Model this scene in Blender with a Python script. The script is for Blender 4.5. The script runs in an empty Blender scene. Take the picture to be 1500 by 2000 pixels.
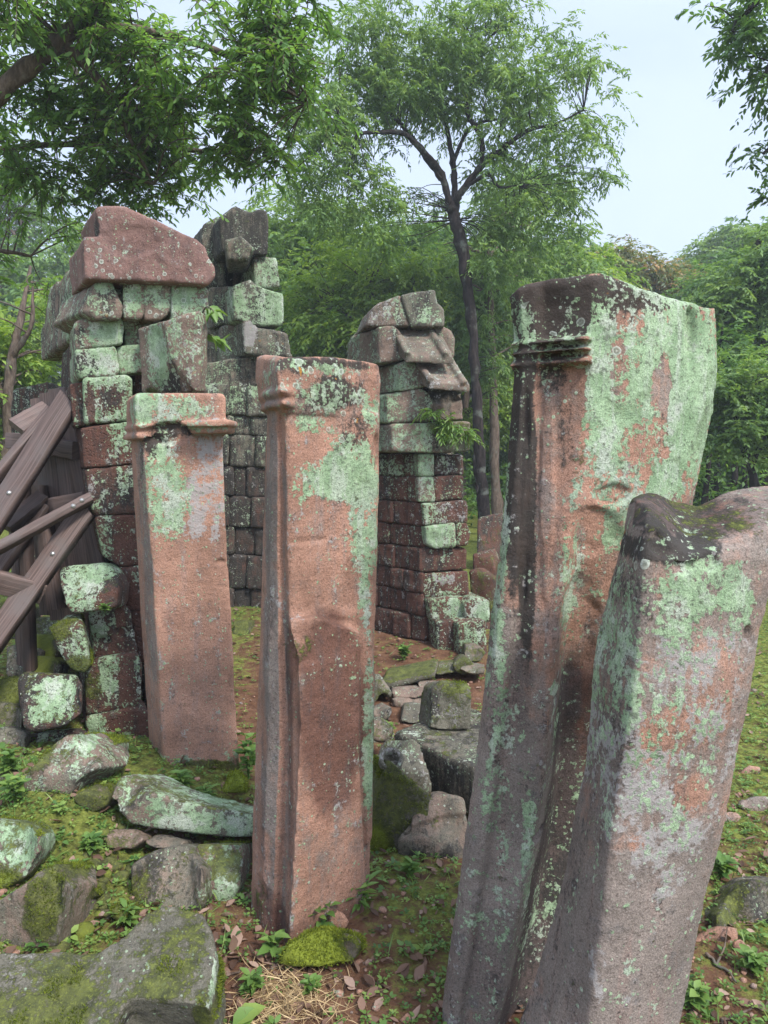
import bpy, bmesh, math, random
import numpy as np
from mathutils import Vector, Matrix

random.seed(7)
RNG = np.random.default_rng(11)
SC = bpy.context.scene
COL = SC.collection
R = math.radians

# ------------------------------------------------------------------ camera
CAM_H, FPX = 1.65, 1445.0                 # eye height, focal length in photo pixels (1500 x 2000)
PITCH = math.atan(120 / FPX)
cam = bpy.data.cameras.new('camera')
cam.sensor_fit = 'VERTICAL'; cam.sensor_height = 36.0; cam.lens = 36.0 * FPX / 2000.0
cam.clip_start = 0.05; cam.clip_end = 2000
cam_ob = bpy.data.objects.new('camera', cam); COL.objects.link(cam_ob)
cam_ob.location = (0, 0, CAM_H); cam_ob.rotation_euler = (math.pi / 2 - PITCH, 0, 0)
SC.camera = cam_ob

# ------------------------------------------------------------------ light, sky, exposure
SUN_DIR = Vector((0.40, -0.50, 0.77)).normalized()      # towards the sun
SUN_EL = math.asin(SUN_DIR.z); SUN_ROT = math.atan2(SUN_DIR.x, SUN_DIR.y)
sun = bpy.data.lights.new('sun', 'SUN'); sun.energy = 3.3; sun.angle = R(10); sun.color = (1.0, .955, .89)
sun_ob = bpy.data.objects.new('sun', sun); COL.objects.link(sun_ob)
sun_ob.rotation_euler = SUN_DIR.to_track_quat('Z', 'Y').to_euler()

W = bpy.data.worlds.new('World'); SC.world = W; W.use_nodes = True
SC.view_settings.view_transform = 'Standard'; SC.view_settings.look = 'None'
SC.view_settings.exposure = 0.86; SC.view_settings.gamma = 1.0
SC.cycles.max_bounces = 8; SC.cycles.diffuse_bounces = 5; SC.cycles.transmission_bounces = 6
SC.cycles.use_denoising = True


# ------------------------------------------------------------------ node helpers
def nd(nt, typ, ins=None, **props):
    n = nt.nodes.new('ShaderNode' + typ)
    for k, v in props.items(): setattr(n, k, v)
    for k, v in (ins or {}).items():
        s = n.inputs[k]
        if isinstance(v, bpy.types.NodeSocket): nt.links.new(v, s)
        else: s.default_value = v
    return n
def mth(nt, op, a, b=0.0, c=0.0, clamp=False):
    return nd(nt, 'Math', {0: a, 1: b, 2: c}, operation=op, use_clamp=clamp).outputs[0]
def mixc(nt, f, a, b, mode='MIX'):
    def col(v): return v if isinstance(v, bpy.types.NodeSocket) else (v[0], v[1], v[2], 1)
    return nd(nt, 'Mix', {0: f, 6: col(a), 7: col(b)}, data_type='RGBA', blend_type=mode).outputs[2]
def sstep(nt, v, lo, hi):
    return nd(nt, 'MapRange', {0: v, 1: lo, 2: hi, 3: 0.0, 4: 1.0}, interpolation_type='SMOOTHSTEP').outputs[0]
def noise(nt, co, scale, detail=6, rough=.6, dist=0.0):
    return nd(nt, 'TexNoise', {'Vector': co, 'Scale': scale, 'Detail': detail, 'Roughness': rough, 'Distortion': dist}).outputs[0]
def attr(nt, name):
    return nd(nt, 'Attribute', attribute_name=name).outputs['Fac']

def world_nodes():
    nt = W.node_tree; nt.nodes.clear()
    sky = nd(nt, 'TexSky', sky_type='NISHITA', sun_disc=False, sun_elevation=SUN_EL, sun_rotation=SUN_ROT,
             air_density=1.2, dust_density=2.0, ozone_density=1.0)
    co = nd(nt, 'TexCoord').outputs['Generated']
    st = nd(nt, 'Mapping', {'Vector': co, 'Scale': (1, 1, 2.2)}).outputs[0]
    n = noise(nt, st, 1.6, 5, .55, .6)
    cover = sstep(nt, n, .25, .75)
    dot = nd(nt, 'VectorMath', {0: co, 1: tuple(SUN_DIR)}, operation='DOT_PRODUCT').outputs['Value']
    glow = mth(nt, 'POWER', mth(nt, 'MAXIMUM', dot, 0.0), 1.6)
    bright = mth(nt, 'MULTIPLY_ADD', glow, 10.5, 6.1)
    cloud = mixc(nt, 1.0, (0.79, 0.92, 1.17), bright, 'MULTIPLY')
    fac = mth(nt, 'MULTIPLY_ADD', cover, .25, .66)
    c = mixc(nt, fac, sky.outputs[0], cloud)
    bg = nd(nt, 'Background', {'Color': c, 'Strength': 0.1})
    out = nd(nt, 'OutputWorld'); nt.links.new(bg.outputs[0], out.inputs[0])
world_nodes()


# ------------------------------------------------------------------ photo geometry -> metres
CA, SA = math.cos(PITCH), math.sin(PITCH)
def P(px, py, Y):
    dx = (px - 750) / FPX; dy = (1000 - py) / FPX
    d = (dx, CA + dy * SA, -SA + dy * CA); t = Y / d[1]
    return (d[0] * t, Y, CAM_H + d[2] * t)
def Zof(py, Y): return P(750, py, Y)[2]
def Xof(px, Y, z): return (px - 750) / FPX * (Y * CA - (z - CAM_H) * SA)


# ------------------------------------------------------------------ vectorised value noise
def _hash(ix, iy, iz, seed):
    h = (ix * 374761393 + iy * 668265263 + iz * 2147483647 + seed * 974711) & 0xffffffff
    h = ((h ^ (h >> 13)) * 1274126177) & 0xffffffff
    h = ((h ^ (h >> 16)) * 2246822519) & 0xffffffff
    return ((h ^ (h >> 15)) & 0xffff) / 65535.0
def vnoise(p, seed=0):
    p = np.asarray(p, float); i = np.floor(p).astype(np.int64); f = p - i; f = f * f * (3 - 2 * f)
    r = 0
    for a in (0, 1):
        for b in (0, 1):
            for c in (0, 1):
                w = (f[:, 0] if a else 1 - f[:, 0]) * (f[:, 1] if b else 1 - f[:, 1]) * (f[:, 2] if c else 1 - f[:, 2])
                r = r + w * _hash(i[:, 0] + a, i[:, 1] + b, i[:, 2] + c, seed)
    return r
def fbm(p, scale, octv=4, seed=0, gain=.5):
    p = np.asarray(p, float) * scale + 57.3; s = 0; a = 1; t = 0
    for k in range(octv):
        s = s + a * vnoise(p, seed + k * 17); t += a; a *= gain; p = p * 2.03 + 11.7
    return s / t * 2 - 1          # -1..1


# ------------------------------------------------------------------ materials
def new_mat(name):
    m = bpy.data.materials.new(name); m.use_nodes = True; m.node_tree.nodes.clear(); return m, m.node_tree

def stone_mat(name, warm, cool, speck, lich=(.300, .400, .245), rough_bump=.75, grain=1.0, pits=0.0, lich_scale=26):
    """weathered stone: base + black crust and painted shade + mint lichen + grey lichen + rosettes + moss, laid where the mesh attributes say"""
    m, nt = new_mat(name)
    tc = nd(nt, 'TexCoord').outputs['Object']
    rnd = nd(nt, 'ObjectInfo').outputs['Random']
    off = nd(nt, 'CombineXYZ', {0: mth(nt, 'MULTIPLY', rnd, 37.0), 1: mth(nt, 'MULTIPLY', rnd, 91.0), 2: mth(nt, 'MULTIPLY', rnd, 53.0)}).outputs[0]
    co = nd(nt, 'VectorMath', {0: tc, 1: off}, operation='ADD').outputs[0]
    streak = nd(nt, 'Mapping', {'Vector': co, 'Scale': (1, 1, .16)}).outputs[0]
    n_big = noise(nt, co, 4.5, 5, .6, .3)
    n_mid = noise(nt, co, 19, 8, .68)
    n_fine = noise(nt, co, 95, 8, .75)
    n_str = noise(nt, streak, 21, 7, .65, .2)
    n_lich = noise(nt, co, lich_scale, 9, .74)
    n_dots = noise(nt, co, 72, 5, .6)
    # base
    n_b = noise(nt, co, 11, 9, .72, .4)
    n_grain = noise(nt, co, 240, 4, .7)
    def gain(v, lo, hi, a, b): return nd(nt, 'MapRange', {0: v, 1: lo, 2: hi, 3: a, 4: b}).outputs[0]
    tone = attr(nt, 'tone')
    tfac = sstep(nt, mth(nt, 'ADD', tone, mth(nt, 'ADD', mth(nt, 'MULTIPLY_ADD', n_b, 2.2, -1.1), mth(nt, 'MULTIPLY_ADD', n_str, 1.4, -.7))), .10, .90)
    base = mixc(nt, tfac, warm, cool)
    base = mixc(nt, mth(nt, 'MULTIPLY', sstep(nt, n_str, .48, .66), .55), base, speck)
    base = mixc(nt, mth(nt, 'MULTIPLY', sstep(nt, n_mid, .52, .68), .6), base, mixc(nt, 1.0, base, (.58, .66, .74), 'MULTIPLY'))
    base = mixc(nt, 1.0, base, gain(n_big, .3, .7, .68, 1.25), 'MULTIPLY')
    base = mixc(nt, 1.0, base, gain(n_grain, .32, .68, .62, 1.38), 'MULTIPLY')
    base = mixc(nt, mth(nt, 'MULTIPLY', sstep(nt, n_fine, .555, .63), .75), base, mixc(nt, 1.0, base, (.40, .38, .38), 'MULTIPLY'))
    base = mixc(nt, mth(nt, 'MULTIPLY', sstep(nt, n_fine, .42, .34), .35), base, (.34, .29, .26))
    # soft damp marks and painted shade, from stain
    stain_shade = attr(nt, 'stain_shade')
    sf = sstep(nt, mth(nt, 'ADD', stain_shade, mth(nt, 'MULTIPLY_ADD', mth(nt, 'ADD', n_big, n_str), .55, -.55)), .1, .9)
    c = mixc(nt, mth(nt, 'MULTIPLY', sf, .78), base, mixc(nt, 1.0, base, (.27, .215, .23), 'MULTIPLY'))
    # black crust, and shade painted in with it
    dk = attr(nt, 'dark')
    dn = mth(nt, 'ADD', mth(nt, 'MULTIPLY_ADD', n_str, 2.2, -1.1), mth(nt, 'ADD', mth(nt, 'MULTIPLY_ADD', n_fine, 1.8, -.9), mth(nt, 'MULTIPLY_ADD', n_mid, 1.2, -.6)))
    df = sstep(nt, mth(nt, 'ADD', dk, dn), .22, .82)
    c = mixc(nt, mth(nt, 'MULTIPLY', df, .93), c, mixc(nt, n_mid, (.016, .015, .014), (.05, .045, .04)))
    # grey-white lichen film
    wh = attr(nt, 'wht')
    wn = mth(nt, 'ADD', mth(nt, 'MULTIPLY_ADD', mth(nt, 'ADD', n_lich, n_mid), 2.2, -2.2), mth(nt, 'ADD', mth(nt, 'MULTIPLY_ADD', n_dots, 1.5, -.75), mth(nt, 'MULTIPLY_ADD', mth(nt, 'ADD', n_str, n_b), 1.4, -1.4)))
    wf = sstep(nt, mth(nt, 'ADD', wh, wn), .36, .64)
    c = mixc(nt, mth(nt, 'MULTIPLY', wf, .85), c, mixc(nt, n_fine, (.22, .20, .19), (.40, .375, .36)))
    # mint lichen
    li = attr(nt, 'lich')
    ln = mth(nt, 'ADD', mth(nt, 'MULTIPLY_ADD', n_lich, 2.9, -1.45), mth(nt, 'ADD', mth(nt, 'MULTIPLY_ADD', n_dots, 2.0, -1.0), mth(nt, 'MULTIPLY_ADD', mth(nt, 'ADD', n_str, n_b), 1.2, -1.2)))
    lf = sstep(nt, mth(nt, 'ADD', li, ln), .40, .62)
    # loose dots of lichen round the fringe of each patch
    vd = nd(nt, 'TexVoronoi', {'Vector': co, 'Scale': 75.0})
    vs = nd(nt, 'SeparateColor', {0: vd.outputs['Color']})
    near = nd(nt, 'MapRange', {0: mth(nt, 'ADD', li, mth(nt, 'MULTIPLY_ADD', n_b, 1.6, -.8)), 1: -.25, 2: .65, 3: 0.0, 4: .62}).outputs[0]
    dot = mth(nt, 'MULTIPLY', sstep(nt, mth(nt, 'SUBTRACT', mth(nt, 'MULTIPLY_ADD', vs.outputs[1], .30, .10), vd.outputs['Distance']), -.03, .05), mth(nt, 'LESS_THAN', vs.outputs[0], near))
    lf = mth(nt, 'MAXIMUM', lf, mth(nt, 'MULTIPLY', dot, .9))
    lc = mixc(nt, sstep(nt, n_b, .36, .64), (lich[0] * .62, lich[1] * .68, lich[2] * .62), lich)
    lc = mixc(nt, mth(nt, 'MULTIPLY', sstep(nt, n_str, .52, .66), .7), lc, (.38, .42, .34))
    lc = mixc(nt, mth(nt, 'MULTIPLY', sstep(nt, n_big, .5, .7), .6), lc, (.33, .37, .30))
    n_l2 = noise(nt, nd(nt, 'VectorMath', {0: co, 1: (3.1, 7.7, 1.3)}, operation='ADD').outputs[0], 8, 7, .7)
    lc = mixc(nt, mth(nt, 'MULTIPLY', sstep(nt, n_l2, .52, .62), .75), lc, (.40, .42, .36))
    lc = mixc(nt, mth(nt, 'MULTIPLY', sstep(nt, n_l2, .46, .36), .75), lc, (.155, .215, .115))
    lc = mixc(nt, 1.0, lc, gain(n_grain, .32, .68, .66, 1.32), 'MULTIPLY')
    crack = mth(nt, 'MAXIMUM', sstep(nt, n_fine, .545, .60), sstep(nt, n_mid, .58, .66))
    lc = mixc(nt, mth(nt, 'MULTIPLY', crack, .72), lc, (.075, .085, .06))
    c = mixc(nt, lf, c, lc)
    # pale rosettes
    sp = attr(nt, 'spot')
    vco = nd(nt, 'VectorMath', {0: co, 1: nd(nt, 'VectorMath', {0: nd(nt, 'TexNoise', {'Vector': co, 'Scale': 40.0}).outputs['Color'], 1: (.012, .012, .012)}, operation='MULTIPLY').outputs[0]}, operation='ADD').outputs[0]
    vo = nd(nt, 'TexVoronoi', {'Vector': vco, 'Scale': 30.0, 'Randomness': .9})
    sx = nd(nt, 'SeparateColor', {0: vo.outputs['Color']})
    rad = mth(nt, 'MULTIPLY_ADD', mth(nt, 'POWER', sx.outputs[1], 1.8), .42, .08)
    inside = sstep(nt, mth(nt, 'SUBTRACT', rad, vo.outputs['Distance']), -.01, .03)
    pick = mth(nt, 'LESS_THAN', sx.outputs[0], sp)
    q = mth(nt, 'DIVIDE', vo.outputs['Distance'], rad)
    ring = mth(nt, 'ADD', sstep(nt, q, .55, .8), mth(nt, 'MULTIPLY', sstep(nt, q, .32, .1), .7), clamp=True)
    rc = mixc(nt, ring, (.19, .22, .17), (.50, .55, .47))
    c = mixc(nt, mth(nt, 'MULTIPLY', mth(nt, 'MULTIPLY', inside, pick), gain(n_mid, .35, .6, .95, .35)), c, mixc(nt, mth(nt, 'MULTIPLY', n_fine, .5), rc, (.2, .2, .17)))
    # orange lichen flecks
    of = mth(nt, 'MULTIPLY', mth(nt, 'GREATER_THAN', noise(nt, co, 14, 3, .5), .70), attr(nt, 'spot'))
    c = mixc(nt, mth(nt, 'MULTIPLY', of, .8), c, (.36, .17, .035))
    # moss
    mo = attr(nt, 'moss')
    mn = mth(nt, 'ADD', mth(nt, 'MULTIPLY_ADD', n_mid, 1.9, -.95), mth(nt, 'ADD', mth(nt, 'MULTIPLY_ADD', n_big, 1.0, -.5), mth(nt, 'MULTIPLY_ADD', n_fine, 1.2, -.6)))
    mf = sstep(nt, mth(nt, 'ADD', mo, mn), .36, .68)
    mc = mixc(nt, sstep(nt, n_lich, .32, .68), (.028, .034, .012), (.105, .118, .026))
    mc = mixc(nt, mth(nt, 'MULTIPLY', sstep(nt, n_fine, .53, .62), .7), mc, (.17, .19, .035))
    mc = mixc(nt, sstep(nt, mo, .95, 1.6), mc, mixc(nt, n_fine, (.07, .10, .010), (.26, .31, .025)))
    c = mixc(nt, mth(nt, 'MULTIPLY', mf, .92), c, mc)
    # relief
    h = mth(nt, 'ADD', mth(nt, 'MULTIPLY', n_mid, .8 * grain), mth(nt, 'MULTIPLY', n_fine, .5 * grain))
    h = mth(nt, 'ADD', h, mth(nt, 'MULTIPLY', n_grain, .12)); h = mth(nt, 'ADD', h, mth(nt, 'MULTIPLY', n_b, .55)); h = mth(nt, 'ADD', h, mth(nt, 'MULTIPLY', lf, .10)); h = mth(nt, 'ADD', h, mth(nt, 'MULTIPLY', mf, .25))
    h = mth(nt, 'ADD', h, mth(nt, 'MULTIPLY', mth(nt, 'MULTIPLY', inside, pick), .12))
    if pits:
        pv = nd(nt, 'TexVoronoi', {'Vector': co, 'Scale': 55.0})
        h = mth(nt, 'SUBTRACT', h, mth(nt, 'MULTIPLY', sstep(nt, pv.outputs['Distance'], .34, .1), pits))
    b = nd(nt, 'Bump', {'Height': h, 'Strength': rough_bump, 'Distance': .016}).outputs[0]
    pb = nd(nt, 'BsdfPrincipled', {'Base Color': c, 'Roughness': .88, 'Normal': b, 'Specular IOR Level': .22})
    nt.links.new(pb.outputs[0], nd(nt, 'OutputMaterial').inputs[0])
    return m

M_RED = stone_mat('red_sandstone', (.325, .180, .126), (.205, .168, .145), (.255, .175, .148))
M_GREY = stone_mat('brown_sandstone', (.19, .135, .105), (.135, .125, .095), (.10, .09, .075), grain=1.1)
M_LAT = stone_mat('laterite', (.108, .050, .036), (.070, .055, .045), (.045, .03, .025), rough_bump=.8, grain=1.3, pits=.5)
M_GABLE = stone_mat('plum_sandstone', (.205, .118, .098), (.18, .128, .112), (.145, .09, .08))

def bark_mat(name, a, b, scale=9):
    m, nt = new_mat(name)
    co = nd(nt, 'TexCoord').outputs['Object']
    st = nd(nt, 'Mapping', {'Vector': co, 'Scale': (1, 1, .3)}).outputs[0]
    n = noise(nt, st, scale * 3, 8, .7); n2 = noise(nt, co, scale * .5, 4, .6)
    c = mixc(nt, sstep(nt, n, .35, .68), a, b)
    c = mixc(nt, mth(nt, 'MULTIPLY', sstep(nt, n2, .55, .68), .5), c, (.16, .18, .15))
    bp = nd(nt, 'Bump', {'Height': n, 'Strength': .7, 'Distance': .02}).outputs[0]
    pb = nd(nt, 'BsdfPrincipled', {'Base Color': c, 'Roughness': .9, 'Normal': bp, 'Specular IOR Level': .15})
    nt.links.new(pb.outputs[0], nd(nt, 'OutputMaterial').inputs[0]); return m
M_BARK = bark_mat('dark_bark', (.010, .008, .008), (.042, .032, .030))
M_BARK2 = bark_mat('brown_bark', (.06, .042, .032), (.15, .115, .09))

def leaf_mat(name, c0, c1, c2, trans=.35, rough=.45, spec=.35):
    m, nt = new_mat(name)
    t = attr(nt, 'tint')
    r = nd(nt, 'ValToRGB', {0: t})
    e = r.color_ramp.elements
    e[0].position = .1; e[0].color = (*c0, 1); e[1].position = .95; e[1].color = (*c2, 1)
    k = e.new(.5); k.color = (*c1, 1)
    c = r.outputs[0]
    pb = nd(nt, 'BsdfPrincipled', {'Base Color': c, 'Roughness': rough, 'Specular IOR Level': spec})
    tr = nd(nt, 'BsdfTranslucent', {'Color': mixc(nt, 1.0, c, (1.5, 1.45, .7), 'MULTIPLY')})
    mx = nd(nt, 'MixShader', {0: trans, 1: pb.outputs[0], 2: tr.outputs[0]})
    nt.links.new(mx.outputs[0], nd(nt, 'OutputMaterial').inputs[0]); return m
L_NEAR = leaf_mat('leaf_backlit_green', (.075, .150, .045), (.125, .240, .062), (.22, .34, .09), .52)
L_DARK = leaf_mat('leaf_dark_green', (.056, .118, .036), (.092, .188, .050), (.165, .27, .075), .48)
L_MID = leaf_mat('leaf_mid_green', (.080, .155, .050), (.145, .245, .076), (.23, .33, .11), .45)
L_LIGHT = leaf_mat('leaf_light_green', (.10, .185, .038), (.19, .30, .058), (.32, .42, .085), .45)
L_RUST = leaf_mat('leaf_rust_tipped', (.09, .14, .055), (.17, .20, .09), (.42, .24, .13), .38)
L_GROUND = leaf_mat('leaf_ground_plants', (.050, .115, .028), (.115, .205, .048), (.22, .31, .075), .35)
L_MOSS = leaf_mat('moss_fuzz', (.045, .062, .010), (.12, .15, .018), (.25, .29, .03), .3, .8, .1)
L_DEAD = leaf_mat('leaf_dead', (.070, .040, .028), (.175, .105, .075), (.33, .23, .18), .15, .75, .2)
L_STRAW = leaf_mat('straw', (.22, .15, .07), (.38, .27, .14), (.50, .38, .22), .1, .7, .2)

def wood_mat():
    m, nt = new_mat('weathered_timber')
    co = nd(nt, 'TexCoord').outputs['Object']
    g = attr(nt, 'along')
    rnd = nd(nt, 'ObjectInfo').outputs['Random']
    v = nd(nt, 'CombineXYZ', {0: mth(nt, 'MULTIPLY', g, .8), 1: mth(nt, 'MULTIPLY', attr(nt, 'across'), 26.0), 2: mth(nt, 'MULTIPLY', rnd, 40.0)}).outputs[0]
    n = noise(nt, v, 2.2, 8, .65, .4); n2 = noise(nt, co, 6, 5, .6)
    c = mixc(nt, sstep(nt, n, .3, .7), (.055, .038, .032), (.145, .105, .092))
    c = mixc(nt, sstep(nt, n2, .45, .75), c, (.10, .084, .077))
    c = mixc(nt, 1.0, c, mixc(nt, rnd, (.75, .72, .72), (1.25, 1.2, 1.2)), 'MULTIPLY')
    bp = nd(nt, 'Bump', {'Height': n, 'Strength': .35, 'Distance': .006}).outputs[0]
    pb = nd(nt, 'BsdfPrincipled', {'Base Color': c, 'Roughness': .62, 'Normal': bp, 'Specular IOR Level': .3})
    nt.links.new(pb.outputs[0], nd(nt, 'OutputMaterial').inputs[0]); return m
M_WOOD = wood_mat()
def metal_mat():
    m, nt = new_mat('galvanised_steel')
    co = nd(nt, 'TexCoord').outputs['Object']
    c = mixc(nt, noise(nt, co, 60), (.25, .24, .23), (.5, .49, .47))
    pb = nd(nt, 'BsdfPrincipled', {'Base Color': c, 'Roughness': .4, 'Metallic': .8})
    nt.links.new(pb.outputs[0], nd(nt, 'OutputMaterial').inputs[0]); return m
M_BOLT = metal_mat()

def ground_mat():
    m, nt = new_mat('red_laterite_soil')
    co = nd(nt, 'TexCoord').outputs['Object']
    nb = noise(nt, co, 1.3, 6, .6); nm = noise(nt, co, 9, 8, .7); nf = noise(nt, co, 70, 8, .72); nl = noise(nt, co, 30, 8, .75)
    c = mixc(nt, sstep(nt, nm, .3, .7), (.085, .042, .026), (.185, .098, .058))
    c = mixc(nt, mth(nt, 'MULTIPLY', sstep(nt, nf, .5, .7), .7), c, (.055, .03, .02))
    c = mixc(nt, mth(nt, 'MULTIPLY', sstep(nt, nl, .60, .70), .8), c, (.30, .20, .14))
    g = attr(nt, 'green')
    gf = sstep(nt, mth(nt, 'ADD', g, mth(nt, 'ADD', mth(nt, 'MULTIPLY_ADD', nm, 1.2, -.6), mth(nt, 'MULTIPLY_ADD', nl, .8, -.4))), .36, .66)
    gc = mixc(nt, sstep(nt, nl, .35, .65), (.045, .062, .014), (.19, .225, .045))
    c = mixc(nt, mth(nt, 'MULTIPLY', gf, .88), c, gc)
    h = mth(nt, 'ADD', mth(nt, 'MULTIPLY', nm, .8), mth(nt, 'MULTIPLY', nf, .5))
    bp = nd(nt, 'Bump', {'Height': h, 'Strength': .9, 'Distance': .03}).outputs[0]
    pb = nd(nt, 'BsdfPrincipled', {'Base Color': c, 'Roughness': .95, 'Normal': bp, 'Specular IOR Level': .1})
    nt.links.new(pb.outputs[0], nd(nt, 'OutputMaterial').inputs[0]); return m
M_GROUND = ground_mat()


# ------------------------------------------------------------------ object helpers
def tag(o, label=None, cat=None, group=None, kind=None):
    if label: o['label'] = label
    if cat: o['category'] = cat
    if group: o['group'] = group
    if kind: o['kind'] = kind
    return o
def empty(name, loc, label, cat, group=None):
    o = bpy.data.objects.new(name, None); COL.objects.link(o); o.location = loc; o.empty_display_size = .1
    return tag(o, label, cat, group)
def mesh_object(name, me, mat, parent=None, loc=(0, 0, 0)):
    o = bpy.data.objects.new(name, me); COL.objects.link(o)
    if mat: me.materials.append(mat)
    o.location = loc
    if parent: o.parent = parent
    return o

class Buf:
    """collects polygons of any size, then one mesh"""
    def __init__(s): s.v = []; s.loops = []; s.sizes = []; s.n = 0; s.a = {}
    def add(s, v, faces, **at):
        v = np.asarray(v, float); f = np.asarray(faces)
        s.v.append(v); s.loops.append((f + s.n).ravel()); s.sizes.append(np.full(len(f), f.shape[1]))
        for k, x in at.items(): s.a.setdefault(k, []).append(np.broadcast_to(np.asarray(x, float), (len(v),)))
        s.n += len(v)
    def mesh(s, name, origin=(0, 0, 0), smooth=False):
        v = np.concatenate(s.v) - np.asarray(origin); lo = np.concatenate(s.loops); sz = np.concatenate(s.sizes)
        me = bpy.data.meshes.new(name)
        me.vertices.add(len(v)); me.vertices.foreach_set('co', v.astype(np.float32).ravel())
        me.loops.add(len(lo)); me.loops.foreach_set('vertex_index', lo.astype(np.int32))
        me.polygons.add(len(sz)); me.polygons.foreach_set('loop_start', (np.cumsum(sz) - sz).astype(np.int32))
        me.update(calc_edges=True)
        if smooth: me.polygons.foreach_set('use_smooth', np.ones(len(sz), bool))
        for k, x in s.a.items():
            at = me.attributes.new(k, 'FLOAT', 'POINT'); at.data.foreach_set('value', np.concatenate(x).astype(np.float32))
        return me
    def build(s, name, mat, parent=None, origin=(0, 0, 0), smooth=False):
        me = s.mesh(name, origin, smooth)
        return mesh_object(name, me, mat, parent, (0, 0, 0) if parent else origin)

def tube(buf, pts, radii, sides=8, **at):
    pts = np.asarray(pts, float); n = len(pts); radii = np.broadcast_to(np.asarray(radii, float), (n,))
    t = np.gradient(pts, axis=0); t /= np.linalg.norm(t, axis=1)[:, None] + 1e-9
    up = np.where(np.abs(t[:, 2:3]) > .9, np.array([[1., 0, 0]]), np.array([[0, 0, 1.]]))
    a = np.cross(t, up); a /= np.linalg.norm(a, axis=1)[:, None] + 1e-9
    for i in range(1, n):
        if (a[i] * a[i - 1]).sum() < 0: a[i] = -a[i]
    b = np.cross(t, a)
    th = np.arange(sides) / sides * 2 * np.pi
    v = pts[:, None] + radii[:, None, None] * (np.cos(th)[None, :, None] * a[:, None] + np.sin(th)[None, :, None] * b[:, None])
    i = np.arange(n - 1)[:, None] * sides; j = np.arange(sides)[None]; j2 = (j + 1) % sides
    f = np.stack([i + j, i + j2, i + sides + j2, i + sides + j], -1).reshape(-1, 4)
    buf.add(v.reshape(-1, 3), f, **at)
def spline(pts, k=5):
    """Catmull-Rom through points (any columns)"""
    p = np.asarray(pts, float); p = np.vstack([2 * p[0] - p[1], p, 2 * p[-1] - p[-2]]); out = []
    for i in range(1, len(p) - 2):
        for u in np.arange(k) / k:
            out.append(.5 * (2 * p[i] + (p[i + 1] - p[i - 1]) * u + (2 * p[i - 1] - 5 * p[i] + 4 * p[i + 1] - p[i + 2]) * u * u + (3 * p[i] - p[i - 1] - 3 * p[i + 1] + p[i + 2]) * u ** 3))
    out.append(p[-2]); return np.array(out)


# ------------------------------------------------------------------ ground
def gz(x, y):
    x = np.asarray(x, float); y = np.asarray(y, float)
    z = .24 * np.exp(-(((x + 1.42) / .40) ** 2 + ((y - 2.85) / .75) ** 2)) + .10 * np.exp(-(((x + .95) / .5) ** 2 + ((y - 3.5) / .4) ** 2))
    z = z + .22 * np.exp(-(((x + 2.3) / 1.0) ** 2 + ((y - 4.3) / 1.3) ** 2))
    z = z + .05 * np.exp(-(((x + .02) / .22) ** 2 + ((y - 2.65) / .25) ** 2))
    z = z + .10 / (1 + np.exp(-(y - 5.6) * 4)) * (x < 3)
    p = np.stack([x.ravel(), y.ravel(), np.zeros(x.size)], 1)
    z = z + (fbm(p, 1.1, 3, 3) * .014 - .02 + fbm(p, 6, 3, 9) * .010).reshape(x.shape)
    r = np.hypot(x, y); z = z + np.clip(r - 14, 0, 60) * .012
    return z
def ground_green(x, y):
    p = np.stack([np.ravel(x), np.ravel(y), np.zeros(np.size(x))], 1)
    g = .30 + .30 * fbm(p, 1.7, 3, 21)
    g = g + .42 * np.clip((p[:, 0] - .7) / .9, 0, 1) + .25 * np.clip((p[:, 1] - 5) / 5, 0, 1)
    g = g - .25 * np.exp(-(((p[:, 0] + .25) / .3) ** 2 + ((p[:, 1] - 2.0) / .5) ** 2))
    g = g + .20 * np.exp(-(((p[:, 0] - .2) / .4) ** 2 + ((p[:, 1] - 2.6) / .7) ** 2))
    g = g + .35 * np.exp(-(((p[:, 0] + 1.15) / .55) ** 2 + ((p[:, 1] - 2.8) / .7) ** 2)) + .3 * np.clip((-.9 - p[:, 0]) * 2, 0, 1)
    return g.reshape(np.shape(x))
def make_ground():
    s = np.sinh(np.linspace(-5.6, 5.6, 460)); s = s / s.max() * 90
    gx, gy = np.meshgrid(s, s + 2.6, indexing='ij')
    z = gz(gx, gy); n = len(s)
    i = np.arange(n - 1)[:, None] * n + np.arange(n - 1)[None]
    f = np.stack([i, i + n, i + n + 1, i + 1], -1).reshape(-1, 4)
    b = Buf(); b.add(np.stack([gx, gy, z], -1).reshape(-1, 3), f, green=ground_green(gx, gy).ravel())
    o = b.build('ground', M_GROUND, smooth=True); o['kind'] = 'structure'
make_ground()


def unit(a): return a / (np.linalg.norm(a, axis=-1, keepdims=True) + 1e-9)

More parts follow.
